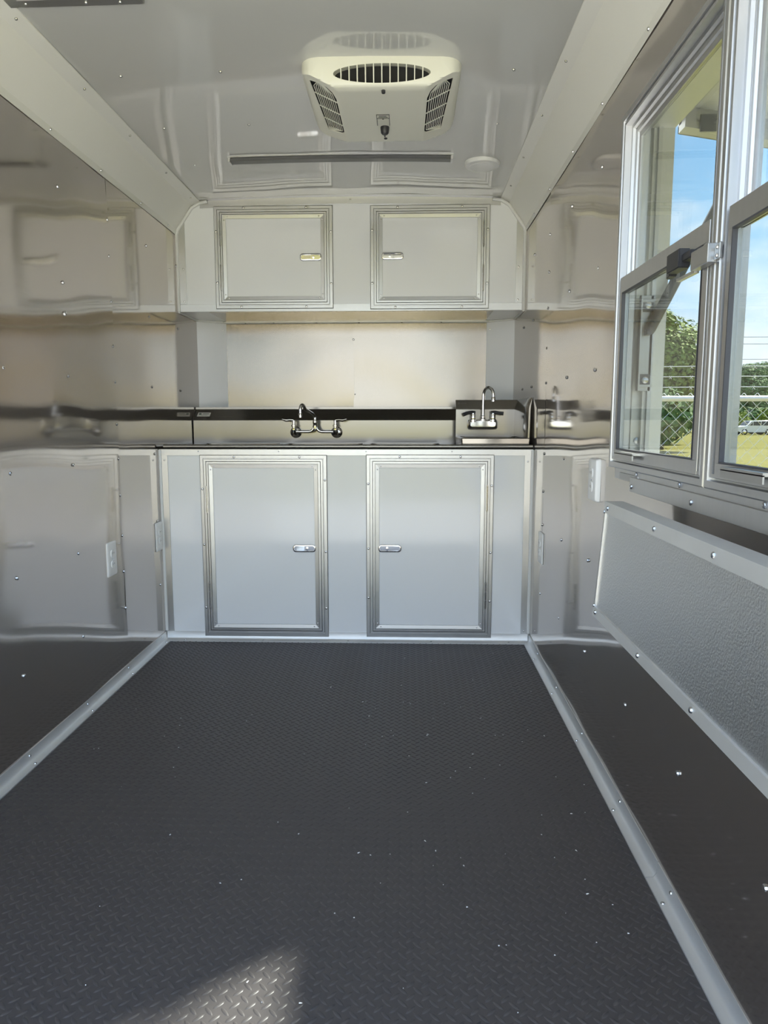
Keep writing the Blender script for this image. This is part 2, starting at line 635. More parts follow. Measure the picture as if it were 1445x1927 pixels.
def cabinet_door(cab, x0, x1, z0, z1, y, hinge_right, latch_z, hz, frame_screws):
    b = MB(); rect_sweep(b, x0, x1, z0, z1, y, FIX); b.build('door_frame', 'alu', cab, 0)
    b = MB(); rect_sweep(b, x0, x1, z0, z1, y, LEAF)
    d = b.build('door', 'alu', cab, 0)
    b = MB(); b.box(x0 + .0615, x1 - .0615, y - .0072, y - .001, z0 + .0615, z1 - .0615)
    b.build('door_panel', 'white', d, 0)['label'] = 'gloss white door panel'
    # paddle latch: bevelled bezel, sunken cup, paddle and lock barrel
    lx0, lx1 = (x0 + .0615 - .004, x0 + .0615 + .104) if hinge_right else (x1 - .0615 - .104, x1 - .0615 + .004)
    lz0, lz1 = latch_z - .0175, latch_z + .0175
    yl = y - .0072
    b = MB()
    loops = []
    for s, h, r in ((0, -.001, .013), (0, .003, .013), (.003, .0055, .011), (.006, .0055, .009), (.007, .0020, .008)):
        loops.append([(px, yl - h - .004, pz) for px, pz in rrect(lx0 + s, lx1 - s, lz0 + s, lz1 - s, r)])
    b.loft(loops, True, False, True)
    pw = .046
    if hinge_right:
        px0, px1 = lx1 - .009 - pw, lx1 - .009
    else:
        px0, px1 = lx0 + .009, lx0 + .009 + pw
    b.prism([(px0, yl - .0055, lz0 + .008), (px1, yl - .0085, lz0 + .008), (px1, yl - .0085, lz1 - .008), (px0, yl - .0055, lz1 - .008)], (0, .003, 0))
    lxm = px1 + .012 if not hinge_right else px0 - .012
    b.lathe([(.006, -.0065), (.006, -.012), (.0045, -.0125)], (lxm, yl, latch_z), 'Y', 10)
    b.build('latch', 'chrome', d, 40)['label'] = 'chrome paddle latch'
    hx = x1 - .031 if hinge_right else x0 + .031
    for zz0, zz1 in hz:
        b = MB()
        L3 = (zz1 - zz0) / 3
        for k in range(3):
            b.tube([(hx, y - .013, zz0 + k * L3 + .001), (hx, y - .013, zz0 + (k + 1) * L3 - .001)], .0046, 8)
        b.tube([(hx, y - .013, zz0 - .003), (hx, y - .013, zz1 + .003)], .003, 8)
        b.build('hinge', 'zinc', d, 40)
    q, e = .053, .069
    for sx, sz in ((0, 0), (1, 0), (0, 1), (1, 1)):
        for a, c in ((q, e), (e, q)):
            screw(d, (x0 + a if sx == 0 else x1 - a, y - .0112, z0 + c if sz == 0 else z1 - c), (0, -1, 0), .0036)
    for px, pz in frame_screws:
        screw(cab, (px, y - .0085, pz), (0, -1, 0), .0060)


def side_screws(x0, x1, zl, zr, z0, z1, top=(), bot=()):
    return [(x0 + .010, z) for z in zl] + [(x1 - .010, z) for z in zr] + [(x, z1 - .010) for x in top] + [(x, z0 + .010) for x in bot]


lc = thing('base_cabinet', 'white base cabinet with two aluminium framed doors under the steel sinks', 'cabinet', (W / 2, D1 + .3, 0))
b = MB(); b.box(.006, W - .006, D1, D1 + .012, .006, .915); b.build('front_panel', 'white', lc, 0)['label'] = 'gloss white front panel'
b = MB(); b.box(.004, .042, D1 - .005, D1 + .002, .044, .898); b.build('side_trim', 'alu', lc, 0)
b = MB(); b.box(W - .042, W - .004, D1 - .005, D1 + .002, .044, .898); b.build('side_trim', 'alu', lc, 0)
b = MB(); b.prism([(.004, D1 - .006, .898), (.004, D1 - .006, ZC), (.004, D1 + .05, ZC), (.004, D1 + .05, .914), (.004, D1 + .004, .914), (.004, D1 + .004, .898)], (W - .008, 0, 0)); b.build('top_trim', 'alu', lc, 0)
b = MB(); b.prism([(.008, D1 - .032, .0005), (.008, D1 - .032, .004), (.008, D1 - .010, .008), (.008, D1 - .006, .014), (.008, D1 - .006, .044), (.008, D1 + .002, .044), (.008, D1 + .002, .0005)], (W - .016, 0, 0)); b.build('toe_angle', 'bright_alu', lc, 50)
for x in (.007, W - .007):
    b = MB(); b.tube([(x, D1 - .004, .048), (x, D1 - .004, ZC - .003)], .0080, 8); b.build('caulk_bead', 'caulk', lc)
for x in (0.014, W - .014):
    b = MB(); b.box(x - .008, x + .008, D1 + .012, D1 + .58, .02, .90); b.build('end_panel', 'white', lc, 0)
hzl = ((.160, .287), (.629, .752))
cabinet_door(lc, .195, .797, .022, .900, D1, False, .457, hzl,
             side_screws(.195, .797, (.739, .472, .165), (.782, .44, .165), .022, .9, (.359, .668)))
cabinet_door(lc, .980, 1.577, .024, .902, D1, True, .459, ((.170, .295), (.638, .757)),
             side_screws(.98, 1.577, (.765, .457, .218), (.757, .44, .205), .024, .902, (1.137, 1.42)))
for p in ((.028, .875), (W - .028, .87), (W - .028, .06)):
    screw(lc, (p[0], D1 - .005, p[1]), (0, -1, 0), .0045)
for x in (.1, .48, .89, 1.29, 1.66):
    screw(lc, (x, D1 - .018, .006), (0, -.3, 1), .0045)
    screw(lc, (x + .09, D1 - .006, .916), (0, -1, .3), .003)

uc = thing('wall_cabinet', 'white overhead cabinet with two framed doors above the metal backsplash', 'cabinet', (W / 2, D2 + .2, ZU))
pts = [(.004, ZU + .004), (W - .004, ZU + .004), (W - .004, 1.990), (W - .007, 2.011), (W - .088, 2.126)]
pts += [(W - .129, ZT - .005)] + [(x, ceil_z(x) - .004) for x in (1.4, 1.1, .88, .66, .36)] + [(.129, ZT - .005), (.088, 2.126), (.007, 2.011), (.004, 1.990)]
b = MB(); b.prism([(x, D2, z) for x, z in pts], (0, .012, 0)); b.build('front_panel', 'white', uc, 0)['label'] = 'gloss white front panel'
b = MB(); b.poly([(.004, D2 + .002, ZU + .002), (W - .004, D2 + .002, ZU + .002), (W - .004, D3, ZU + .002), (W - XC, D4 - .004, ZU + .002), (XC, D4 - .004, ZU + .002), (.004, D3, ZU + .002)])
b.build('bottom_panel', 'white', uc, 0)
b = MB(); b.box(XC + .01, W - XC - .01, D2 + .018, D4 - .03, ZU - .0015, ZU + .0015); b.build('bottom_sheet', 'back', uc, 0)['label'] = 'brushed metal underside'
b = MB(); b.box(XC - .01, W - XC + .01, D4 - .034, D4 - .006, ZU - .006, ZU - .0005); b.build('rear_trim', 'alu_dull', uc, 0)
b = MB(); b.prism([(.004, D2 - .005, ZU), (.004, D2 - .005, ZU + .034), (.004, D2 + .001, ZU + .034), (.004, D2 + .001, ZU + .003), (.004, D2 + .02, ZU + .003), (.004, D2 + .02, ZU)], (W - .008, 0, 0)); b.build('bottom_trim', 'alu', uc, 0)
for x in (.006, W - .048):
    b = MB(); b.box(x, x + .042, D2 - .004, D2 + .001, ZU + .036, 2.045); b.build('side_trim', 'alu', uc, 0)
b = MB()
xs = [.13 + (W - .26) * k / 16 for k in range(17)]
b.loft([[(x, D2 - .004, ceil_z(x) - .036), (x, D2 - .004, ceil_z(x) - .004), (x, D2 - .030, ceil_z(x) - .002), (x, D2 - .030, ceil_z(x)), (x, D2 + .001, ceil_z(x)), (x, D2 + .001, ceil_z(x) - .036)] for x in xs])
b.build('top_trim', 'alu', uc, 40)
bead = [(.007, D2 - .004, ZU), (.007, D2 - .004, 1.986), (.014, D2 - .004, 2.010), (.088, D2 - .004, 2.115), (.128, D2 - .006, 2.137), (.170, D2 - .008, ceil_z(.17) - .008)]
b = MB(); b.tube(bead, .0085, 8); b.build('caulk_bead', 'caulk', uc)
b = MB(); b.tube([(W - x, y, z) for x, y, z in bead], .0085, 8); b.build('caulk_bead', 'caulk', uc)
b = MB(); b.tube([(.006, D2 - .002, ZU - .002), (.006, D3 - .004, ZU - .002), (XC, D4 - .008, ZU - .004), (W - XC, D4 - .008, ZU - .004), (W - .006, D3 - .004, ZU - .002), (W - .006, D2 - .002, ZU - .002)], .0055, 8); b.build('caulk_bead', 'caulk', uc)
cabinet_door(uc, .199, .797, 1.622, 2.122, D2, False, 1.872, ((1.714, 1.839), (1.930, 2.05)),
             side_screws(.199, .797, (2.0, 1.752), (1.995, 1.745), 1.622, 2.122, (.35, .664), (.33, .66)))
cabinet_door(uc, .984, 1.579, 1.617, 2.119, D2, True, 1.874, ((1.704, 1.829), (1.917, 2.04)),
             side_screws(.984, 1.579, (2.0, 1.745), (2.0, 1.742), 1.617, 2.119, (1.12, 1.44), (1.11, 1.445)))
for x, z in ((.036, 1.82), (.036, 1.66), (W - .036, 1.82), (W - .036, 1.66), (.885, 2.148)):
    screw(uc, (x, D2 - .004, z), (0, -1, 0), .005)
for x in (.42, .9, 1.36, .26, .66, 1.14):
    screw(uc, (x, D4 - .02, ZU - .006), (0, 0, -1), .005)

# ------------------------------------------------------------------ sinks
SY0, SYB = D1 + .012, 3.87
sk = thing('bowl_sink', 'long stainless sink counter with high backsplash behind the white base cabinet front', 'sink', (W / 2, 3.6, ZC))
b = MB()
ZD = ZC + .012
bowls = ((.10, .50), (.54, .94), (.98, 1.34))
ex = [.008] + [e for q in bowls for e in q] + [W - .008]
for k in range(len(ex) - 1):
    x0, x1 = ex[k], ex[k + 1]
    if k % 2 == 0:
        b.poly([(x0, SY0 + .01, ZD), (x1, SY0 + .01, ZD), (x1, SYB, ZD), (x0, SYB, ZD)])
    else:
        b.poly([(x0, SY0 + .01, ZD), (x1, SY0 + .01, ZD), (x1, SY0 + .06, ZD), (x0, SY0 + .06, ZD)])
        b.poly([(x0, SYB - .07, ZD), (x1, SYB - .07, ZD), (x1, SYB, ZD), (x0, SYB, ZD)])
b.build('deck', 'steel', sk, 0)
for x0, x1 in bowls:
    b = MB()
    y0, y1 = SY0 + .06, SYB - .07
    loops = [[(px, py, z) for px, py in rrect(x0 + i, x1 - i, y0 + i, y1 - i, r)] for z, i, r in ((ZD, 0, .03), (ZD - .008, .002, .03), (ZD - .25, .012, .04), (ZD - .27, .03, .04))]
    b.loft(loops, True, False, True)
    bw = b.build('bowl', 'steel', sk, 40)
    b = MB(); b.lathe([(.045, 0), (.045, .003), (.03, .002), (.012, -.001)], ((x0 + x1) / 2, (y0 + y1) / 2, ZD - .269), 'Z', 16); b.build('drain', 'chrome', bw)
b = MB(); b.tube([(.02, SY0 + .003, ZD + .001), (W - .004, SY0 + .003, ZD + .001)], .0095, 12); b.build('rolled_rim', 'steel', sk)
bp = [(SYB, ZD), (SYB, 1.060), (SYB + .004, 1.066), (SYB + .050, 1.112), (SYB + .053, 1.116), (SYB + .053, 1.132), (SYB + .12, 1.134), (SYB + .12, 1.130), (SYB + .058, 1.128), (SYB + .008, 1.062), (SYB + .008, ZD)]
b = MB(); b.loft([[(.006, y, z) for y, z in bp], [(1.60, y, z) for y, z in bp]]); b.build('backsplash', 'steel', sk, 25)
# maker's plate, lettering too small to read in the photograph
n = Vector((0, -1, 1)).normalized(); tdir = Vector((0, 1, 1)).normalized()


def on_slope(x, t, lift):
    p = Vector((x, SYB + .004, 1.066)) + tdir * t + n * lift
    return (p.x, p.y, p.z)


b = MB(); b.prism([on_slope(.020, .022, .0), on_slope(.090, .022, 0), on_slope(.094, .052, 0), on_slope(.024, .052, 0)], n * .0014)
mp_ = b.build('maker_plate', 'label', sk, 0); mp_['label'] = 'small pale rectangular plate'
b = MB()
for t, xa, xb, h in ((.041, .050, .084, .004), (.031, .042, .076, .002)):
    b.prism([on_slope(xa, t - h / 2, .0012), on_slope(xb, t - h / 2, .0012), on_slope(xb, t + h / 2, .0012), on_slope(xa, t + h / 2, .0012)], n * .0005)
for a in range(1):
    c = on_slope(.036, .040, .0012)
    ring = []
    for k in range(14):
        an = 2 * math.pi * k / 14
        p = Vector(c) + Vector((1, 0, 0)) * .008 * math.cos(an) + tdir * .007 * math.sin(an)
        ring.append(p)
    b.prism(ring, n * .0006)
b.build('plate_print', 'logo', mp_, 0)

# wall faucet on the long sink
fa = thing('wall_faucet', 'chrome wall faucet with swing spout and two lever handles over the long sink', 'faucet', (.68, SYB, 1.0))
fy = SYB - .075
FZ = 1.000
xa, xb = .568, .790
xm = (xa + xb) / 2 + .003


def arc(c, r, a0, a1, plane, n=8):
    out = []
    for k in range(n + 1):
        a = math.radians(a0 + (a1 - a0) * k / n)
        u, v = r * math.cos(a), r * math.sin(a)
        out.append(Vector(c) + (Vector((u, 0, v)) if plane == 'xz' else Vector((0, u, v)) if plane == 'yz' else Vector((u, v, 0))))
    return out


b = MB()
for s in (-1, 1):
    xe = xa if s < 0 else xb
    b.tube([(xe, fy, FZ), (xm + s * .034, fy, FZ), (xm + s * .020, fy, FZ + .004), (xm + s * .010, fy, FZ + .014), (xm + s * .005, fy, FZ + .030)], .0075, 12)
b.build('bridge', 'chrome', fa)
b = MB(); b.lathe([(.010, -.005), (.012, .015), (.011, .03), (.013, .034), (.013, .045), (.010, .05), (.010, .062)], (xm, fy, FZ + .012), 'Z', 16); b.build('spout_post', 'chrome', fa)
sp = Vector((xm, fy, FZ + .068))
b = MB()
dirn = Vector((-.30, -.95, 0)).normalized()
path = [sp, sp + Vector((0, 0, .012)), sp + dirn * .03 + Vector((0, 0, .026)), sp + dirn * .12 + Vector((0, 0, .050))]
c0 = sp + dirn * .165 + Vector((0, 0, .038))
for k in range(9):
    a = math.radians(150 - 150 * k / 8)
    path.append(sp + dirn * (.150 + -.026 * math.cos(math.radians(18 + 162 * k / 8))) + Vector((0, 0, .046 + .024 * math.sin(math.radians(18 + 162 * k / 8)))))
path.append(path[-1] + Vector((0, 0, -.018)))
b.tube(path, .0085, 12)
e = path[-1]
b.tube([e, e + Vector((0, 0, -.004)), e + Vector((0, 0, -.022))], [.0085, .0105, .0100], 12)
b.build('spout', 'chrome', fa)
for s, xe in ((-1, xa), (1, xb)):
    b = MB()
    b.lathe([(.012, -.016), (.0145, -.012), (.0145, .016), (.010, .020), (.010, .026), (.014, .028), (.014, .036), (.0085, .038), (.0085, .060), (.006, .062)], (xe, fy, FZ), 'Z', 16)
    b.tube([(xe, fy, FZ - .004), (xe, SYB - .012, FZ - .004)], .012, 12)
    b.lathe([(.031, 0), (.031, -.004), (.024, -.012), (.014, -.016)], (xe, SYB - .001, FZ - .004), 'Y', 20)
    vb = b.build('valve', 'chrome', fa)
    b = MB()
    b.tube([(xe + s * .002, fy, FZ + .060), (xe + s * .02, fy - .002, FZ + .062), (xe + s * .040, fy - .005, FZ + .060), (xe + s * .062, fy - .008, FZ + .066)], [.008, .0075, .0085, .004], 10)
    b.build('lever', 'chrome', vb)

# hand sink at the right end
HX0, HX1, HB = 1.425, 1.752, 3.738
hs = thing('hand_sink', 'small stainless hand sink with side splash in the right corner of the counter', 'sink', (1.59, 3.55, ZD))
b = MB()
yf = D1 + .028
loops = [[(px, py, z) for px, py in rrect(HX0 + i, HX1 - .004 - i, yf + i, HB + .02 - i, r)] for z, i, r in ((ZD + .001, .003, .008), (ZD + .036, 0, .008), (ZD + .040, .003, .008), (ZD + .040, .016, .012))]
b.loft(loops, True, False, False)
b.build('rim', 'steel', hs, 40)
b = MB()
loops = [[(px, py, z) for px, py in rrect(HX0 + .016 + i, HX1 - .020 - i, yf + .016 + i, HB - .03 - i, r)] for z, i, r in ((ZD + .040, -.0005, .03), (ZD + .034, .003, .03), (ZD + .012, .02, .04), (ZD + .008, .05, .04))]
b.loft(loops, True, False, True)
b.box(HX0 + .01, HX1 - .02, HB - .032, HB + .004, ZD + .036, ZD + .040)
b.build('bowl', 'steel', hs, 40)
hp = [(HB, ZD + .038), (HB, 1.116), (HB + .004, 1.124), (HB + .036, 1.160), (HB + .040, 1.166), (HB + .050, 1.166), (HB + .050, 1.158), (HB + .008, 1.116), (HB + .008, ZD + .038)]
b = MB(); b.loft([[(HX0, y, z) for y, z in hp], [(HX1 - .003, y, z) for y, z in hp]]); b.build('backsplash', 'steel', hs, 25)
b = MB()
spr = [(HX1 - .026, ZD + .038), (HX1 - .024, 1.118), (HX1 - .006, 1.162), (HX1 - .003, 1.167), (HX1 - .001, 1.160), (HX1 - .016, 1.114), (HX1 - .018, ZD + .038)]
ys = [HB + .004, 3.6, 3.45, 3.41, 3.385]
sh = [0, 0, 0, .004, .014]
b.loft([[(min(x + s, W - .004), y, z) for x, z in spr] for y, s in zip(ys, sh)])
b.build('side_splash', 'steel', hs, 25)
b = MB()
for dx, w_, zt in ((0, .010, 1.148), (.014, .030, 1.1485)):
    x0 = HX0 + .012 + dx
    yy = HB + .004 + (zt - 1.124) * .88 - .0012
    if dx == 0:
        ring = [(x0 + .006 * math.cos(2 * math.pi * k / 12) + .004, yy + .004 * math.sin(2 * math.pi * k / 12), zt + .0045 * math.sin(2 * math.pi * k / 12)) for k in range(12)]
        b.prism(ring, (0, -.0006, .0005))
    else:
        b.prism([(x0, yy - .0012, zt - .0016), (x0 + w_, yy - .0012, zt - .0016), (x0 + w_, yy + .0012, zt + .0010), (x0, yy + .0012, zt + .0010)], (0, -.0006, .0005))
b.build('maker_mark', 'ink', hs, 0)

hf = thing('gooseneck_faucet', 'chrome gooseneck faucet with two dark lever handles on the hand sink', 'faucet', (1.565, HB, 1.05))
gx, gz, gy = 1.562, 1.040, HB - .030
b = MB()
loops = []
for yy, s, r in ((HB - .001, 0, .016), (HB - .006, 0, .016), (HB - .034, .010, .014), (HB - .042, .016, .010)):
    loops.append([(px, yy, pz) for px, pz in rrect(gx - .079 + s, gx + .079 - s, gz - .028 + s, gz + .026 - s * .6, r)])
b.loft(loops, True, True, True)
b.box(gx - .062, gx + .062, HB - .050, HB - .040, gz - .008, gz + .000)
b.build('deck_plate', 'chrome', hf, 40, .002)
b = MB()
b.lathe([(.014, 0), (.014, .012), (.011, .016), (.012, .024), (.008, .028)], (gx, gy, gz + .016), 'Z', 16)
pp = [(gx, gy, gz + .03), (gx, gy, gz + .145)]
for k in range(11):
    a = math.radians(180 - 190 * k / 10)
    u = .036 + .036 * math.cos(a)
    pp.append((gx + .62 * u, gy - .80 * u, gz + .145 + .040 * math.sin(a)))
b.tube(pp, .0078, 12)
l = Vector(pp[-1])
b.tube([l, l + Vector((0, 0, -.004)), l + Vector((0, 0, -.024))], [.0080, .0105, .0105], 12)
b.build('spout', 'chrome', hf)
for s in (-1, 1):
    xe = gx + s * .051
    b = MB(); b.lathe([(.017, 0), (.017, .014), (.013, .018), (.014, .034), (.011, .040), (.011, .046)], (xe, gy - .004, gz + .010), 'Z', 14)
    vb = b.build('valve', 'chrome', hf)
    b = MB()
    z0 = gz + .058
    b.tube([(xe - s * .010, gy - .004, z0), (xe + s * .010, gy - .006, z0 + .002), (xe + s * .030, gy - .010, z0 - .001), (xe + s * .052, gy - .015, z0 - (.004 if s > 0 else .010))], [.010, .010, .009, .010], 10)
    b.build('lever', 'black', vb)['label'] = 'dark lever handle'

# ------------------------------------------------------------------ ceiling fittings
AX0, AX1, AY0, AY1 = .836, 1.337, 2.328, 2.806
ACX = (AX0 + AX1) / 2


def ac_z(x, y):
    """underside of the shroud: steep near nose, flat belly, flanks sloping up to the sides"""
    sx = min(x - AX0, AX1 - x)
    sn, sf = y - AY0, AY1 - y

    def ease(t):
        t = max(0.0, min(1.0, t))
        return math.sin(t * math.pi / 2)
    fx = .42 + .58 * max(0.0, min(1.0, (sx - .006) / .106))
    fx -= .18 * (1 - ease(sx / .012))
    fn = .16 + .70 * ease(sn / .016) + .14 * ease(sn / .045)
    ff = .50 + .50 * ease(sf / .040)
    return 2.164 - .084 * min(fx, fn, ff, 1.0)


ac = thing('ceiling_air_conditioner', 'ivory ceiling air conditioner shroud with oval vent and two side grilles', 'air conditioner', (ACX, 2.555, 2.15))
b = MB()
NX, NY = 84, 84
R_ = .06


def inside_x(y):
    d = min(y - AY0, AY1 - y)
    if d >= R_:
        return 0
    return R_ - math.sqrt(max(0, R_ * R_ - (R_ - d) ** 2))


G, T = [], []
for j in range(NY + 1):
    t = j / NY
    t = t ** 1.5 * .35 + t * .65
    y = AY0 + (AY1 - AY0) * t
    ins = inside_x(y)
    rowb, rowt = [], []
    for i in range(NX + 1):
        x = AX0 + ins + (AX1 - AX0 - 2 * ins) * i / NX
        rowb.append(b.v((x, y, ac_z(x, y))))
        rowt.append(b.v((x, y, 2.1655)))
    G.append(rowb); T.append(rowt)
for j in range(NY):
    for i in range(NX):
        b.f([G[j][i], G[j + 1][i], G[j + 1][i + 1], G[j][i + 1]])
        b.f([T[j][i], T[j][i + 1], T[j + 1][i + 1], T[j + 1][i]])
for j in range(NY):
    b.f([G[j][0], T[j][0], T[j + 1][0], G[j + 1][0]])
    b.f([G[j][NX], G[j + 1][NX], T[j + 1][NX], T[j][NX]])
for i in range(NX):
    b.f([G[0][i], G[0][i + 1], T[0][i + 1], T[0][i]])
    b.f([G[NY][i], T[NY][i], T[NY][i + 1], G[NY][i + 1]])
shroud = b.build('shroud', 'plastic', ac, 35)
OVX, OVZ, OVA, OVB = 1.090, 2.117, .150, .0265
grl = [(.862, 2.374), (.890, 2.364), (.916, 2.367), (.932, 2.388), (.941, 2.425), (.944, 2.690), (.937, 2.704), (.884, 2.733)]


def cut(o, pts, z0, z1):
    c = MB()
    if len(pts[0]) == 3:
        c.prism(pts, z0)
    else:
        c.prism([(x, y, z0) for x, y in pts], (0, 0, z1 - z0))
    co = c.build('cutter', 'dark', None, 0)
    co.location = -BASE[o.parent.name]
    md = o.modifiers.new('cut', 'BOOLEAN')
    md.object = co
    md.operation = 'DIFFERENCE'
    md.solver = 'EXACT'
    bpy.context.view_layer.update()
    # shroud is parented: bring cutter to world space of the shroud's mesh
    co.location = (0, 0, 0)
    bpy.context.view_layer.update()
    dg = bpy.context.evaluated_depsgraph_get()
    me = bpy.data.meshes.new_from_object(o.evaluated_get(dg))
    o.modifiers.clear()
    o.data = me
    me.name = 'shroud'
    bpy.data.objects.remove(co)


ON, OT = Vector((0, .98, .2)).normalized(), Vector((0, -.2, .98)).normalized()


def oval_at(depth, k=1.0, n=44):
    c = Vector((OVX, 2.325, OVZ)) + ON * depth
    return [c + Vector((OVA * k * math.cos(2 * math.pi * q / n), 0, 0)) + OT * (OVB * k * math.sin(2 * math.pi * q / n)) for q in range(n)]


mir = [(2 * ACX - x, y) for x, y in grl][::-1]
cut(shroud, oval_at(-.06), ON * .105, 0)
cut(shroud, grl, 2.03, 2.1285)
cut(shroud, mir, 2.03, 2.1285)
for p in shroud.data.polygons:
    p.use_smooth = True
shroud.data.set_sharp_from_angle(angle=math.radians(35))
b = MB(); b.prism(oval_at(.043, .985), ON * .0015)
b.build('vent_shade_plate', 'dark', ac, 0)  # black plate, the shade deep in the vent put into colour


def nose_y(x, z):
    lo, hi = AY0, AY0 + .06
    for _ in range(30):
        m = (lo + hi) / 2
        if ac_z(x, m) > z:
            lo = m
        else:
            hi = m
    return hi


for k in range(11):
    x = OVX - OVA * .84 + OVA * 1.68 * k / 10
    hb = OVB * math.sqrt(max(0, 1 - ((x - OVX) / OVA) ** 2)) + .0015
    b = MB()
    fr, bk = [], []
    for q in range(5):
        z = OVZ + hb * (-1 + q / 2)
        fr.append((x - .0016, nose_y(x, z) - .0005, z))
        bk.append((x - .0016, 2.352, z))
    b.prism(fr + bk[::-1], (.0032, 0, 0))
    b.build('vent_slat', 'plastic', ac, 0)
for poly in (grl, mir):
    b = MB()
    mx_, my_ = sum(p[0] for p in poly) / len(poly), sum(p[1] for p in poly) / len(poly)
    ins = [(mx_ + (x - mx_) * .985, my_ + (y - my_) * .995) for x, y in poly]
    b.loft([[(x, y, ac_z(x, y) + .0022) for x, y in ins], [(x, y, 2.1275) for x, y in ins]], True, False, True)
    b.build('grille_shade_liner', 'dark', ac, 0)  # black liner, shade of the grille pocket put into its colour
    b = MB()
    xs_ = [p[0] for p in poly]
    s = 1 if poly is grl else -1
    gx0 = .873 if s > 0 else 2 * ACX - .873

    def span_y(xa):
        out = []
        for (x0, y0), (x1, y1) in zip(poly, poly[1:] + poly[:1]):
            if (x0 - xa) * (x1 - xa) < 0:
                out.append(y0 + (y1 - y0) * (xa - x0) / (x1 - x0))
        return (min(out), max(out)) if len(out) >= 2 else None

    def span_x(ya):
        out = []
        for (x0, y0), (x1, y1) in zip(poly, poly[1:] + poly[:1]):
            if (y0 - ya) * (y1 - ya) < 0:
                out.append(x0 + (x1 - x0) * (ya - y0) / (y1 - y0))
        return (min(out), max(out)) if len(out) >= 2 else None

    for k in range(1, 10):           # bars that run the length of the grille, fanned with its edges
        f = k / 10
        def bx(y):
            q = span_x(y)
            return None if q is None else (q[0] + (q[1] - q[0]) * f)
        seg = [2.366 + .01 * i for i in range(37)]
        pts = [(bx(y), y) for y in seg if bx(y)]
        xe = .873 + .055 * f
        for (xa_, y0), (xb_, y1) in zip(pts[::4], pts[4::4] + [pts[-1]]):
            if y1 - y0 < .003:
                continue
            for_q = [(xa_ - .0012, y0), (xa_ + .0012, y0), (xb_ + .0012, y1), (xb_ - .0012, y1)]
            za, zb_ = ac_z(xa_, y0), ac_z(xb_, y1)
            b.loft([[(xa_ - .0012, y0, za + .001), (xa_ + .0012, y0, za + .001), (xa_ + .0012, y0, za + .0035), (xa_ - .0012, y0, za + .0035)],
                    [(xb_ - .0012, y1, zb_ + .001), (xb_ + .0012, y1, zb_ + .001), (xb_ + .0012, y1, zb_ + .0035), (xb_ - .0012, y1, zb_ + .0035)]])
    for ya in (2.455, 2.545, 2.635):
        q = span_x(ya)
        if q:
            za, zb_ = ac_z(q[0], ya), ac_z(q[1], ya)
            b.loft([[(q[0], ya - .0018, za + .0008), (q[0], ya + .0018, za + .0008), (q[0], ya + .0018, za + .0035), (q[0], ya - .0018, za + .0035)],
                    [(q[1], ya - .0018, zb_ + .0008), (q[1], ya + .0018, zb_ + .0008), (q[1], ya + .0018, zb_ + .0035), (q[1], ya - .0018, zb_ + .0035)]])
    b.build('side_grille', 'plastic', ac, 0)
zb = ac_z(1.088, 2.6)
b = MB(); b.box(1.088, 1.100, 2.356, 2.374, zb - .006, zb + .002); b.build('screw_cap', 'black', ac, 0, .002)
b = MB(); b.lathe([(.0155, .002), (.0155, -.004), (.0135, -.020), (.010, -.024)], (1.090, 2.640, zb), 'Z', 18); b.box(1.0875, 1.0925, 2.630, 2.650, zb - .029, zb - .018)
b.build('control_knob', 'black', ac, 40)
b = MB(); b.lathe([(.006, .002), (.006, -.003), (.004, -.004)], (1.090, 2.738, zb), 'Z', 12); b.build('indicator_cap', 'black', ac)
b = MB()
for x0, x1, y0, y1 in ((1.064, 1.1085, 2.536, 2.5385), (1.064, 1.066, 2.536, 2.625), (1.1065, 1.1085, 2.536, 2.625), (1.064, 1.1085, 2.566, 2.568), (1.072, 1.098, 2.5475, 2.5495), (1.070, 1.102, 2.556, 2.5585), (1.083, 1.089, 2.568, 2.574)):
    b.box(x0, x1, y0, y1, zb - .0012, zb + .001)
b.build('control_legend', 'ink', ac, 0)

lb = thing('ceiling_light_bar', 'long slim aluminium light bar on the ceiling before the overhead cabinet', 'light', (.885, 3.155, 2.15))
lx = [.412 + .948 * k / 12 for k in range(13)]
for nm, m, y0, y1, dz0, dz1, e0 in (('housing', 'alu', 3.126, 3.190, .001, -.004, 0), ('lens', 'lens', 3.140, 3.180, -.003, -.015, .010)):
    b = MB()
    xx = [x + (e0 if i == 0 else -e0 if i == 12 else 0) for i, x in enumerate(lx)]
    b.loft([[(x, y0, ceil_z(x) + dz0), (x, y0, ceil_z(x) + dz1), (x, y1, ceil_z(x) + dz1), (x, y1, ceil_z(x) + dz0)] for x in xx])
    b.build(nm, m, lb, 40)
for x in (lx[0] + .005, lx[-1] - .005):
    b = MB(); b.box(x - .0045, x + .0045, 3.134, 3.184, ceil_z(x) - .018, ceil_z(x)); b.build('end_cap', 'alu', lb, 0)

dl = thing('ceiling_disc_lamp', 'round white disc lamp on the ceiling near the right cove', 'light', (1.490, 3.225, 2.152))
b = MB(); b.lathe([(.076, .004), (.076, -.008), (.072, -.014), (.058, -.017)], (1.490, 3.225, ceil_z(1.49)), 'Z', 32); b.build('housing', 'white_pl', dl, 40)
b = MB(); b.lathe([(.057, -.0165), (.055, -.0185), (.03, -.019)], (1.490, 3.225, ceil_z(1.49)), 'Z', 32); b.build('diffuser', 'white_pl', dl, 40)

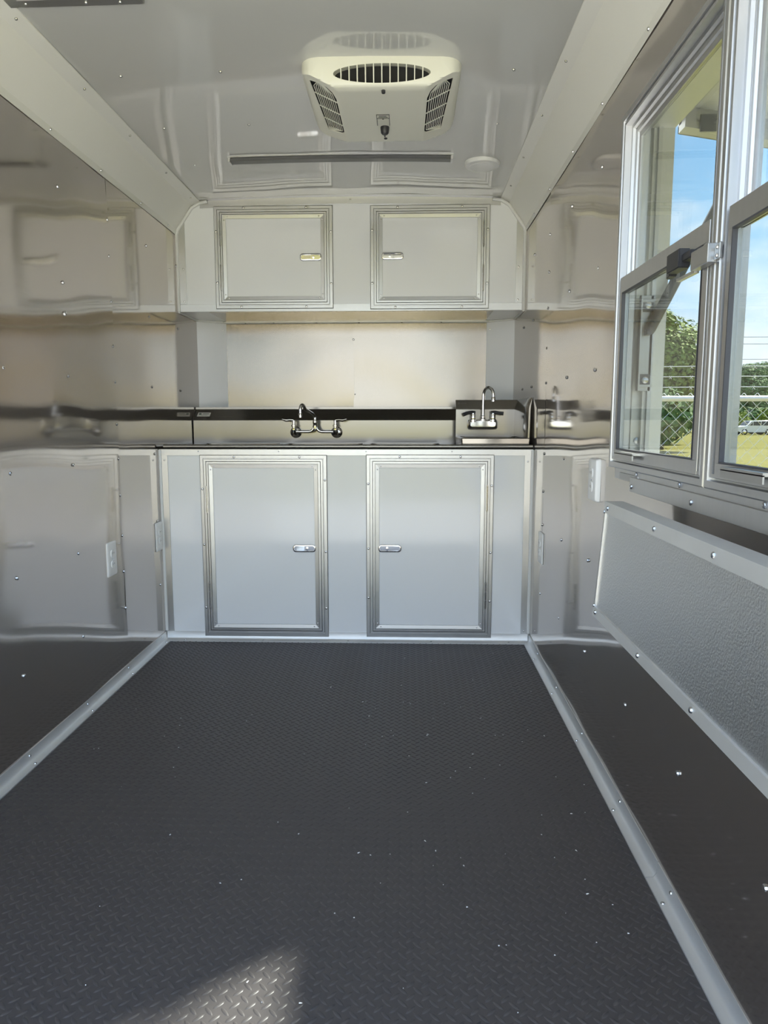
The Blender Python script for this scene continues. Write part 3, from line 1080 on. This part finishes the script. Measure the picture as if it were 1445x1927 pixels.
rv = thing('roof_vent', 'framed roof vent at the top left of the ceiling beside the left cove', 'vent', (.297, 1.82, 2.15))
vx0, vx1, vy0, vy1 = .118, .477, 1.64, 2.003
b = MB()
b.sweep([[(vx0 + s, vy0 + s, ceil_z(.2) - h), (vx1 - s, vy0 + s, ceil_z(.3) - h), (vx1 - s, vy1 - s, ceil_z(.3) - h), (vx0 + s, vy1 - s, ceil_z(.2) - h)] for s, h in ((0, -.003), (0, .008), (.004, .011), (.035, .011), (.04, .006), (.04, -.01))])
b.build('frame', 'alu_dull', rv, 0)
b = MB(); b.box(vx0 + .03, vx1 - .03, vy0 + .03, vy1 - .03, ZT - .004, ZT + .004); b.build('lid', 'lens', rv, 0)
for x in (.17, .33, .42):
    screw(rv, (x, vy1 - .02, ceil_z(.25) - .0115), (0, 0, -1), .005)

# ------------------------------------------------------------------ electrical outlets
def outlet(side, yc, zc, w, h, th, label):
    xw = .0015 if side == 0 else W - .0015
    s = 1 if side == 0 else -1
    t = thing('wall_outlet', label, 'outlet', (xw, yc, zc), 'white outlets on the metal walls')
    b = MB()
    loops = []
    for i, d, r in ((0, 0, .006), (0, th * .5, .006), (.003, th * .9, .006), (.006, th, .006)):
        loops.append([(xw + s * d, py, pz) for py, pz in rrect(yc - w / 2 + i, yc + w / 2 - i, zc - h / 2 + i, zc + h / 2 - i, r)])
    b.loft(loops)
    b.build('cover_plate', 'white_pl', t, 30)
    for k in (-1, 1):
        z = zc + k * .0215
        b = MB()
        pts = []
        for a in range(20):
            an = 2 * math.pi * a / 20
            pts.append((yc + .0185 * math.cos(an), z + max(-.0145, min(.0145, .0185 * math.sin(an)))))
        b.loft([[(xw + s * (th - .001), y, zz) for y, zz in pts], [(xw + s * (th + .0028), y, zz) for y, zz in pts], [(xw + s * (th + .0036), yc + (y - yc) * .93, z + (zz - z) * .93) for y, zz in pts]])
        rcp = b.build('receptacle', 'white_pl', t, 30)
        b = MB()
        for dy, hh in ((-.0065, .009), (.0065, .007)):
            b.box(xw + s * (th + .003) - .0008, xw + s * (th + .003) + .0008, yc + dy - .0011, yc + dy + .0011, z - hh / 2 + .002, z + hh / 2 + .002)
        b.build('slot', 'grey_pl', rcp, 0)
    screw(t, (xw + s * th, yc, zc), (s, 0, 0), .003)


outlet(0, 2.728, .518, .086, .136, .007, 'white outlet low on the left metal wall, nearer than the one touching the cabinet')
outlet(0, 3.272, .518, .086, .136, .007, 'white outlet on the left metal wall touching the base cabinet edge')
outlet(1, 3.075, .508, .090, .136, .007, 'white outlet on the right metal wall near the base cabinet')
outlet(1, 2.212, .878, .090, .132, .016, 'white thick outlet on the right wall directly under the window corner')

# ------------------------------------------------------------------ serving window
def yz_sweep(b, y0, y1, z0, z1, prof):
    b.sweep([[(x, y0 + s, z0 + s), (x, y1 - s, z0 + s), (x, y1 - s, z1 - s), (x, y0 + s, z1 - s)] for s, x in prof])


UNITS = (('window_1', 1.3785, 2.022, 'far half of the serving window with sliding lower sash'), ('window_2', .735, 1.3765, 'near half of the serving window with sliding lower sash'))
for nm, y0, y1, lab in UNITS:
    w = struct(nm, lab)
    z0, z1 = .932, 1.856
    b = MB()
    yz_sweep(b, y0, y1, z0, z1, [(0, 1.762), (0, 1.742), (.003, 1.739), (.016, 1.739), (.018, 1.747), (.021, 1.747), (.023, 1.741), (.030, 1.741), (.032, 1.757), (.041, 1.757), (.043, 1.764), (.046, 1.764), (.046, 1.778), (0, 1.778)])
    b.build('window_frame', 'frame', w, 0)
    # fixed upper pane
    b = MB(); b.box(1.7735, 1.7765, y0 + .068, y1 - .068, 1.428, z1 - .068); b.build('upper_pane', 'glass', w, 0)
    # lower sash that slides in the inner track
    sy0, sy1, sz0, sz1 = y0 + .036, y1 - .042, z0 + .022, 1.437
    b = MB()
    def bar(ya, yb, za, zb_):
        b.box(1.7405, 1.7600, ya, yb, za, zb_)
    bar(sy0, sy1, sz1 - .040, sz1)
    bar(sy0, sy1, sz0, sz0 + .028)
    bar(sy0, sy0 + .026, sz0 + .028, sz1 - .040)
    bar(sy1 - .018, sy1, sz0 + .028, sz1 - .040)
    sash = b.build('sash', 'frame', w, 0, .0012, 1)
    b = MB(); b.box(1.749, 1.752, sy0 + .024, sy1 - .016, sz0 + .026, sz1 - .038); b.build('lower_pane', 'glass', sash, 0)
    b = MB()
    gy0, gy1, gz0, gz1 = sy0 + .0262, sy1 - .0182, sz0 + .0282, sz1 - .0402
    yz_sweep(b, gy0, gy1, gz0, gz1, [(0, 1.7395), (.0035, 1.7395), (.0035, 1.7485), (0, 1.7485)])
    b.build('gasket', 'gasket', sash, 0)
    b = MB(); b.box(1.722, 1.741, (y0 + y1) / 2 + .06, (y0 + y1) / 2 + .21, sz0 + .020, sz0 + .026); b.box(1.722, 1.725, (y0 + y1) / 2 + .06, (y0 + y1) / 2 + .21, sz0 + .008, sz0 + .022)
    b.build('finger_pull', 'alu', sash, 0)
    # frame of the upper pane, in the outer track
    b = MB()
    yz_sweep(b, y0 + .045, y1 - .045, 1.405, z1 - .045, [(0, 1.7795), (0, 1.765), (.010, 1.765), (.012, 1.770), (.026, 1.770), (.026, 1.7795), (0, 1.7795)])
    b.build('upper_sash', 'frame', w, 0)

w1 = bpy.data.objects['window_1']
b = MB(); b.box(1.722, 1.7395, 1.372, 1.452, 1.349, 1.384); b.box(1.734, 1.7395, 1.350, 1.372, 1.352, 1.381); b.build('latch_bracket', 'alu', w1, 0, .0012, 1)
for z in (1.359, 1.374):
    screw(w1, (1.734, 1.361, z), (-1, 0, 0), .004)
b = MB(); b.box(1.716, 1.740, 1.500, 1.568, 1.366, 1.404); b.prism([(1.722, 1.568, 1.362), (1.740, 1.568, 1.362), (1.740, 1.606, 1.362), (1.730, 1.606, 1.362)], (0, 0, .028)); b.box(1.722, 1.738, 1.456, 1.500, 1.376, 1.392); b.build('latch', 'black', w1, 0, .002, 2)['label'] = 'black plastic sash latch'
b = MB(); b.box(1.730, 1.7395, 1.452, 1.545, 1.346, 1.352); b.build('latch_plate', 'frame', w1, 0)

jm = struct('trim_3', 'aluminium lining of the serving window opening')
b = MB(); b.box(1.790, 1.862, 2.000, 2.004, HZ0, HZ1); b.build('jamb_liner', 'jamb', jm, 0)
b = MB(); b.box(1.812, 1.866, 1.982, 2.000, HZ0 + .002, HZ1); b.build('jamb_angle', 'jamb', jm, 0)
b = MB(); b.box(1.822, 1.832, 1.972, 1.982, HZ0 + .002, HZ1); b.build('jamb_angle', 'frame', jm, 0)
b = MB(); b.box(1.790, 1.864, HY0, 2.0, HZ1 - .006, HZ1); b.build('head_liner', 'jamb', jm, 0)
b = MB(); b.box(1.806, 1.866, HY0, 1.982, HZ1 - .030, HZ1 - .006); b.build('head_angle', 'jamb', jm, 0)
b = MB(); b.box(1.790, 1.872, HY0, 2.0, HZ0, HZ0 + .005); b.build('sill_liner', 'jamb', jm, 0)
b = MB(); b.box(1.790, 1.860, HY0 + .002, HY0 + .006, HZ0, HZ1); b.build('jamb_liner', 'jamb', jm, 0)
b = MB(); b.box(1.779, 1.798, 1.380, 1.420, HZ0 + .005, HZ1 - .006); b.build('mullion_post', 'frame', jm, 0, .002, 1)
# strut channel on the far jamb
b = MB()
b.box(1.792, 1.828, 1.972, 1.978, 1.14, 1.39); b.box(1.792, 1.796, 1.960, 1.978, 1.14, 1.39)
b.box(1.796, 1.828, 1.9605, 1.972, 1.372, 1.378); b.box(1.796, 1.828, 1.9605, 1.972, 1.150, 1.156)
b.build('strut_channel', 'alu_dull', jm, 0)
for z in (1.364, 1.168):
    b = MB(); b.box(1.798, 1.826, 1.966, 1.972, z - .016, z + .016); b.build('bracket_plate', 'grey_pl', jm, 0)
    b = MB(); b.lathe([(.009, 0), (.009, -.004), (.006, -.005)], (1.811, 1.966, z), 'Y', 12); b.build('bolt', 'zinc', jm)
b = MB(); b.lathe([(.009, 0), (.009, -.004), (.006, -.005)], (1.808, 2.0, 1.005), 'Y', 12); b.build('bolt', 'zinc', jm)

ap = struct('trim_4', 'aluminium strips under the serving window')
b = MB(); b.box(1.747, 1.7595, .70, 1.985, .903, .932); b.build('sill_flange', 'frame', ap, 0, .001, 1)
b = MB(); b.box(1.7425, 1.7590, .70, 1.836, .880, .917); b.build('lower_strip', 'frame', ap, 0, .001, 1)
b = MB(); b.box(1.744, 1.7590, 1.78, 1.93, .906, .922); b.build('splice_plate', 'alu_dull', ap, 0)
for y, z in ((1.818, .893), (1.436, .897), (1.06, .897), (1.795, .925), (1.51, .926), (1.15, .926)):
    screw(ap, (1.7425 if z < .9 else 1.7465, y, z), (-1, 0, 0), .0062)

ht = thing('serving_hatch', 'pale awning hatch propped open outside the serving window on a grey strut', 'hatch', (1.87, 1.4, 1.86))
HS = -.165                                     # downward slope of the open hatch
hx0, hx1, hy0, hy1 = 1.862, 2.80, .735, 2.025


def hz_(x):
    return 1.887 + HS * (x - hx0)


def slab(b, xa, xb, ya, yb, lo, hi):
    b.loft([[(xa, ya, hz_(xa) + lo), (xa, yb, hz_(xa) + lo), (xa, yb, hz_(xa) + hi), (xa, ya, hz_(xa) + hi)],
            [(xb, ya, hz_(xb) + lo), (xb, yb, hz_(xb) + lo), (xb, yb, hz_(xb) + hi), (xb, ya, hz_(xb) + hi)]])


b = MB(); slab(b, hx0 + .02, hx1 - .02, hy0 + .02, hy1 - .02, -.012, .012); b.build('hatch_skin', 'hatch', ht, 0)
for ya, yb in ((hy1 - .05, hy1), (hy0, hy0 + .05)):
    b = MB(); slab(b, hx0 + .026, hx1, ya, yb, -.068, -.050); slab(b, hx0 + .006, hx1, yb - .006 if ya > 1 else ya, yb if ya > 1 else ya + .006, -.040, .014); slab(b, hx0 + .026, hx1, yb - .006 if ya > 1 else ya, yb if ya > 1 else ya + .006, -.068, -.040); slab(b, hx0 + .03, hx1, ya + .012, yb - .012, -.050, -.012)
    b.build('end_rail', 'alu_dull', ht, 0)
b = MB(); slab(b, hx1 - .05, hx1, hy0 + .05, hy1 - .05, -.050, .014); b.build('front_rail', 'alu_dull', ht, 0)
b = MB(); slab(b, hx0, hx0 + .04, hy0 + .05, hy1 - .05, -.030, .014); b.build('hinge_rail', 'alu_dull', ht, 0)
b = MB(); slab(b, hx0 + .30, hx0 + .34, hy0 + .05, hy1 - .05, -.030, -.012); b.build('cross_rail', 'hatch', ht, 0)
b = MB()
p0, p1 = Vector((1.812, 1.955, 1.292)), Vector((2.055, 1.955, 1.790))
pm = p0.lerp(p1, .40)
b.tube([p0, p0.lerp(p1, .02), pm, pm + (p1 - p0) * .004, p1], [.012, .0145, .0145, .008, .008], 12)
b.box(1.806, 1.818, 1.945, 1.972, 1.286, 1.300)
b.build('strut', 'grey_pl', ht, 40)['label'] = 'grey gas strut'
b = MB(); b.box(2.035, 2.075, 1.940, 1.976, 1.780, 1.796); b.build('strut_mount', 'black', ht, 0)
b = MB(); b.box(1.925, 1.965, 1.968, 1.974, 1.800, 1.842); b.build('catch_plate', 'grey_pl', ht, 0)

# ------------------------------------------------------------------ folded serving shelf on the right wall
fs = thing('folding_shelf', 'folded serving shelf of grey hammered aluminium hung under the serving window', 'shelf', (1.70, 1.0, .58))
PY0, PY1 = .34, 1.752


def px_(z):
    return 1.640 + (z - .58) * (.020 / .28)


def lean(b, ya, yb, za, zb_, d0, d1):
    """slab on the leaning face between heights za and zb_, from d0 to d1 behind the face"""
    b.loft([[(px_(za) + d0, ya, za), (px_(za) + d1, ya, za), (px_(zb_) + d1, ya, zb_), (px_(zb_) + d0, ya, zb_)],
            [(px_(za) + d0, yb, za), (px_(za) + d1, yb, za), (px_(zb_) + d1, yb, zb_), (px_(zb_) + d0, yb, zb_)]])


b = MB(); lean(b, PY0, PY1, .585, .856, .004, .010); b.build('face_panel', 'hammered', fs, 0)['label'] = 'hammered grey aluminium face'
b = MB(); lean(b, PY0, PY1 + .002, .836, .862, -.001, .004); b.box(px_(.862) - .001, px_(.862) + .042, PY0, PY1 + .002, .8605, .8635); b.build('top_rail', 'bright_alu', fs, 0)
b = MB(); lean(b, PY0, PY1 + .002, .578, .600, -.001, .004); b.box(1.639, W - .003, PY0, PY1 + .002, .5760, .5790); b.build('bottom_rail', 'bright_alu', fs, 0)
b = MB(); lean(b, PY1 - .006, PY1 + .001, .600, .836, .0, .005); lean(b, PY1 - .001, PY1 + .002, .578, .8605, 0, .030); b.build('end_rail', 'alu', fs, 0)
for y in (1.723, 1.397, 1.124, .78):
    screw(fs, (px_(.849) - .001, y, .849), (-1, 0, 0), .0058)
    screw(fs, (px_(.589) - .001, y + .006, .589), (-1, 0, 0), .0058)
for z in (.838, .602):
    screw(fs, (px_(z) - .001, PY1 - .004, z), (-1, 0, 0), .0045)

# tiny swarf on the floor
def shavings():
    verts, faces = [], []
    rnd = random.Random(3)
    for k in range(110):
        x = rnd.uniform(.10, W - .06)
        if rnd.random() < .5:
            x = rnd.uniform(1.0, W - .06)
        y = rnd.uniform(1.05, 2.6) if rnd.random() < .8 else rnd.uniform(2.4, 3.2)
        a, s = rnd.uniform(0, 6.28), rnd.uniform(.0006, .0016)
        l = s * rnd.choice((1, 1, 1.5, 2.5))
        i = len(verts)
        ca, sa = math.cos(a), math.sin(a)
        for u, v, h in ((-l, -s, .0014), (l, -s, .0022), (l, s, .0014), (-l, s, .0022), (0, 0, .0032)):
            verts.append((x + u * ca - v * sa, y + u * sa + v * ca, h))
        faces += [(i, i + 1, i + 4), (i + 1, i + 2, i + 4), (i + 2, i + 3, i + 4), (i + 3, i, i + 4), (i + 3, i + 2, i + 1, i)]
    me = bpy.data.meshes.new('metal_shavings')
    me.from_pydata(verts, [], faces)
    me.materials.append(MT['white_pl'])
    o = bpy.data.objects.new('metal_shavings', me)
    COL.objects.link(o)
    tag(o, 'tiny pale shavings scattered over the black diamond plate floor', 'debris', None, 'stuff')


shavings()

# ------------------------------------------------------------------ outside
GZ = -.75
gr = struct('ground', 'mown yellow-green field around the trailer')
b = MB()
b.poly([(-250, -250, GZ), (250, -250, GZ), (250, 400, GZ), (-250, 400, GZ)])
b.build('field', 'grass', gr, 0)
pv = struct('bounce_apron', 'pale concrete apron added unseen behind the trailer for neutral bounce light')  # unseen slab, added so grass bounce yellows the ceiling less
b = MB(); b.box(-3.4, 4.6, -9.0, .9, GZ - .02, GZ + .02); b.build('slab', 'bounce_concrete', pv, 0)

fe = thing('chain_link_fence', 'galvanised chain link fence with barbed wire across the field beyond the window', 'fence', (5.0, 4.75, GZ))
FA, FB = Vector((2.15, 4.68)), Vector((11.0, 4.42))


def fp(u, z):
    p = FA.lerp(FB, u / (FB - FA).length)
    return Vector((p.x, p.y, z))


FLn = (FB - FA).length
RZ = 1.196
b = MB(); b.tube([fp(0, RZ), fp(FLn, RZ)], .0185, 10); b.build('top_rail', 'galv', fe)
for u in (.06, 3.0, 6.0, 8.9):
    if u > FLn:
        u = FLn
    b = MB(); b.tube([fp(u, GZ), fp(u, RZ + .005)], .030, 10); b.tube([fp(u, RZ), fp(u, RZ + .25)], .012, 8)
    b.build('post', 'galv', fe)
for z in (RZ + .068, RZ + .134, RZ + .198):
    b = MB(); b.tube([fp(FLn * k / 8, z + .006 * math.sin(k * 1.7) + .002 * k * 0) for k in range(9)], .0022, 5)
    for k in range(int(FLn / .13)):
        q = fp(.05 + k * .13, z)
        b.tube([q + Vector((-.008, 0, .010)), q + Vector((.008, 0, -.010))], .0014, 3)
        b.tube([q + Vector((-.008, 0, -.010)), q + Vector((.008, 0, .010))], .0014, 3)
    b.build('barbed_wire', 'galv', fe, 0)


def chain():
    b = MB()
    P = .083
    n = int(FLn / (P / 2)) - 1
    nz = int((RZ + .03 - GZ) / (P / 2))
    for i in range(n):
        pts = []
        for j in range(nz + 1):
            side = (i + j) % 2
            q = fp((i + side) * P / 2, RZ + .035 - j * P / 2)
            q.y += .004 * (1 if side else -1)
            pts.append(q)
        b.tube(pts, .0024, 3, False)
    o = b.build('chain_mesh', 'galv', fe, 0)
    o['kind'] = 'stuff'


chain()


def leaf_cloud(name, seed, blobs, n, size, m):
    """foliage: leafy sprays scattered through rounded clumps"""
    rnd = random.Random(seed)
    verts, faces = [], []
    tot = sum(r ** 2 for *_, r in blobs)
    for (cx, cy, cz, r) in blobs:
        for k in range(int(n * r * r / tot)):
            v = Vector((rnd.gauss(0, 1), rnd.gauss(0, 1), rnd.gauss(0, 1))).normalized()
            d = r * (rnd.uniform(.75, 1.06) if rnd.random() < .8 else rnd.uniform(.3, .8))
            p = Vector((cx, cy, cz)) + Vector((v.x * d, v.y * d, v.z * d * .85))
            nrm = (v + Vector((rnd.uniform(-.7, .7), rnd.uniform(-.7, .7), rnd.uniform(-.2, 1.0)))).normalized()
            a = nrm.orthogonal().normalized()
            a = Matrix.Rotation(rnd.uniform(0, 6.28), 3, nrm) @ a
            c = nrm.cross(a)
            s = size * rnd.uniform(.6, 1.3)
            i = len(verts)
            for u, w_, h in ((-1, 0, 0), (-.2, -.55, .12), (1, 0, 0), (.1, .6, .12)):
                verts.append(p + a * u * s + c * w_ * s + nrm * h * s)
            faces.append((i, i + 1, i + 2, i + 3))
    me = bpy.data.meshes.new(name)
    me.from_pydata(verts, [], faces)
    me.materials.append(MT[m])
    return me


def blobs_for(seed, R, H, base):
    rnd = random.Random(seed)
    out = [(0, 0, base + (H - base) * .55, R * .75)]
    for k in range(14):
        a = rnd.uniform(0, 6.28)
        t = rnd.uniform(0.05, 1)
        rr = R * (1 - .75 * t) * rnd.uniform(.7, 1.0)
        out.append((rr * math.cos(a), rr * math.sin(a), base + (H - base) * (.12 + .78 * t), R * rnd.uniform(.22, .42)))
    return out


CROWNS = {
    'a': (leaf_cloud('crown', 1, blobs_for(1, 4.4, 9.0, 1.2), 24000, .16, 'leaf_a'), 9.0),
    'b': (leaf_cloud('crown', 2, blobs_for(5, 4.6, 9.6, .6), 22000, .18, 'leaf_b'), 9.6),
}


def tree(kind, x, y, h, label, group):
    me, H = CROWNS[kind]
    t = thing('broadleaf_tree', label, 'tree', (x, y, GZ), group)
    s = h / H
    b = MB()
    b.tube([(x, y, GZ - .1), (x + .05, y, GZ + h * .3), (x - .05, y + .1, GZ + h * .62)], [.24 * s, .17 * s, .06 * s], 8)
    for k in range(4):
        a = k * 1.7 + x
        b.tube([(x, y, GZ + h * (.3 + .06 * k)), (x + math.cos(a) * h * .16, y + math.sin(a) * h * .16, GZ + h * (.48 + .07 * k))], [.09 * s, .03 * s], 6)
    b.build('trunk', 'bark', t)
    o = bpy.data.objects.new('crown', me)
    COL.objects.link(o)
    o.parent = t
    o.scale = (s, s, s)
    o.rotation_euler = (0, 0, x * 1.3)
    o['kind'] = 'stuff'
    return t


tree('a', 16.6, 44.0, 8.4, 'tall olive tree filling the far window pane, tallest at its edge', 'trees beyond the fence')
tree('b', 19.0, 55.0, 8.6, 'rounded olive tree crowding the tall one in the far window pane', 'trees beyond the fence')
for i, (x, y, h, lab) in enumerate(((52.6, 111, 10.0, 'distant green tree first in the near pane beside the mullion'), (60.6, 123.6, 11.0, 'distant green tree farthest of the far trees, between two others'),
                                    (64.2, 111, 9.6, 'distant green tree at the right picture edge'))):
    tree('b', x, y, h, lab, 'far trees behind the parked cars')
bush_me = leaf_cloud('foliage', 9, blobs_for(11, 2.4, 3.4, .2), 3500, .22, 'leaf_c')
for x, y, s, lab in ((50.6, 98.5, 1.0, 'bright green bush just behind the tail of the white parked car'), (55.6, 98.5, 1.1, 'bright green bush at the picture edge behind the silver parked car'), (46.2, 98.5, .75, 'low bright bush behind the bonnet of the white parked car')):
    t = thing('roadside_bush', lab, 'bush', (x, y, GZ), 'bushes behind the parked cars')
    o = bpy.data.objects.new('foliage', bush_me)
    COL.objects.link(o); o.parent = t; o.scale = (s, s, s); o['kind'] = 'stuff'
    b = MB(); b.tube([(x, y, GZ - .05), (x, y, GZ + 1.2 * s)], [.10, .04], 6); b.build('stem', 'bark', t)
# hedge line that closes the gap under the near trees
hb_me = leaf_cloud('foliage', 21, [(k * 1.7 - 5, 0, 1.5 + .3 * math.sin(k * 2.1), 1.5) for k in range(8)], 5200, .22, 'leaf_b')
for x, y, lab in ((7.4, 37.5, 'dark hedge under the olive trees seen through the fence mesh'), (53.0, 102.9, 'dark hedge behind the parked cars')):
    t = thing('hedge', lab, 'hedge', (x, y, GZ))
    o = bpy.data.objects.new('foliage', hb_me); COL.objects.link(o); o.parent = t; o['kind'] = 'stuff'
    o.scale = (1, 1, 1.15)
    if y > 60:
        o.scale = (2.2, 1.2, 1.4)


def car(x, y, rot, paint, label):
    t = thing('parked_car', label, 'car', (x, y, GZ), 'cars parked beyond the field')
    M_ = Matrix.Translation((x, y, GZ)) @ Matrix.Rotation(rot, 4, 'Z')

    def P(p):
        return M_ @ Vector(p)
    body = [(-2.35, .45), (-2.40, .75), (-2.25, .98), (-1.25, 1.08), (-.65, 1.68), (1.55, 1.74), (2.15, 1.10), (2.35, .95), (2.38, .45), (1.95, .32), (-1.95, .32)]
    b = MB()
    b.loft([[P((px * k, yy, .32 + (pz - .32) * kz)) for px, pz in body] for yy, k, kz in ((-.88, .96, .96), (-.80, 1, 1), (.80, 1, 1), (.88, .96, .96))])
    b.build('body', paint, t, 40)
    for s in (-1, 1):
        yy = s * .862
        for quad in ([(-1.05, 1.12), (-.50, 1.12), (-.50, 1.58), (-.62, 1.58)], [(-.42, 1.12), (.45, 1.12), (.45, 1.60), (-.42, 1.60)], [(.55, 1.12), (1.75, 1.12), (1.48, 1.62), (.55, 1.62)]):
            b = MB(); b.prism([P((a, yy, z)) for a, z in quad], (M_.to_3x3() @ Vector((0, s * .03, 0)))); b.build('side_window', 'carglass', t, 0)
        for wx in (-1.45, 1.45):
            b = MB()
            ring = lambda r, w_: [P((wx + r * math.cos(2 * math.pi * k / 18), s * w_, .36 + r * math.sin(2 * math.pi * k / 18))) for k in range(18)]
            b.loft([ring(.30, .68), ring(.36, .70), ring(.36, .90), ring(.30, .92)])
            wh = b.build('wheel', 'tyre', t, 40)
            b = MB(); b.loft([ring(.20, .90), ring(.20, .93), ring(.06, .935)]); b.build('hub', 'chrome', wh, 40)
        b = MB(); b.prism([P((2.12, s * .80, z)) for z in (.95, 1.25)] + [P((2.36, s * .80, .95))], M_.to_3x3() @ Vector((0, s * .08, 0))); b.build('tail_lamp', 'red', t, 0)
    b = MB(); b.prism([P((-1.20, -.70, 1.12)), P((-.70, -.66, 1.62)), P((-.70, .66, 1.62)), P((-1.20, .70, 1.12))], M_.to_3x3() @ Vector((-.03, 0, .03))); b.build('windscreen', 'carglass', t, 0)
    b = MB(); b.prism([P((1.62, -.66, 1.64)), P((2.08, -.70, 1.16)), P((2.08, .70, 1.16)), P((1.62, .66, 1.64))], M_.to_3x3() @ Vector((.03, 0, .03))); b.build('rear_window', 'carglass', t, 0)


car(43.0, 88.0, .06, 'carpaint', 'white car parked at the field edge, whole in view through the fence')
car(46.6, 92.0, .10, 'carpaint2', 'silver car parked behind the white one at the picture edge')

pl = thing('power_line', 'overhead power line with four cables high above the far trees', 'power line', (30, 64, GZ))
for x, y in ((4.0, 62.0), (62.0, 66.0)):
    b = MB(); b.tube([(x, y, GZ - .3), (x, y, 11.2)], [.17, .11], 10); b.box(x - .05, x + .05, y - 1.0, y + 1.0, 9.0, 9.15); b.build('pole', 'wood', pl)
for z0, z1 in ((8.35, 9.0), (7.85, 8.3), (6.55, 7.0), (5.95, 6.15)):
    b = MB(); b.tube([(4 + 58 * k / 12, 62 + 4 * k / 12, z0 + (z1 - z0) * k / 12 - .5 * math.sin(math.pi * k / 12)) for k in range(13)], .022, 5); b.build('cable', 'cable', pl)
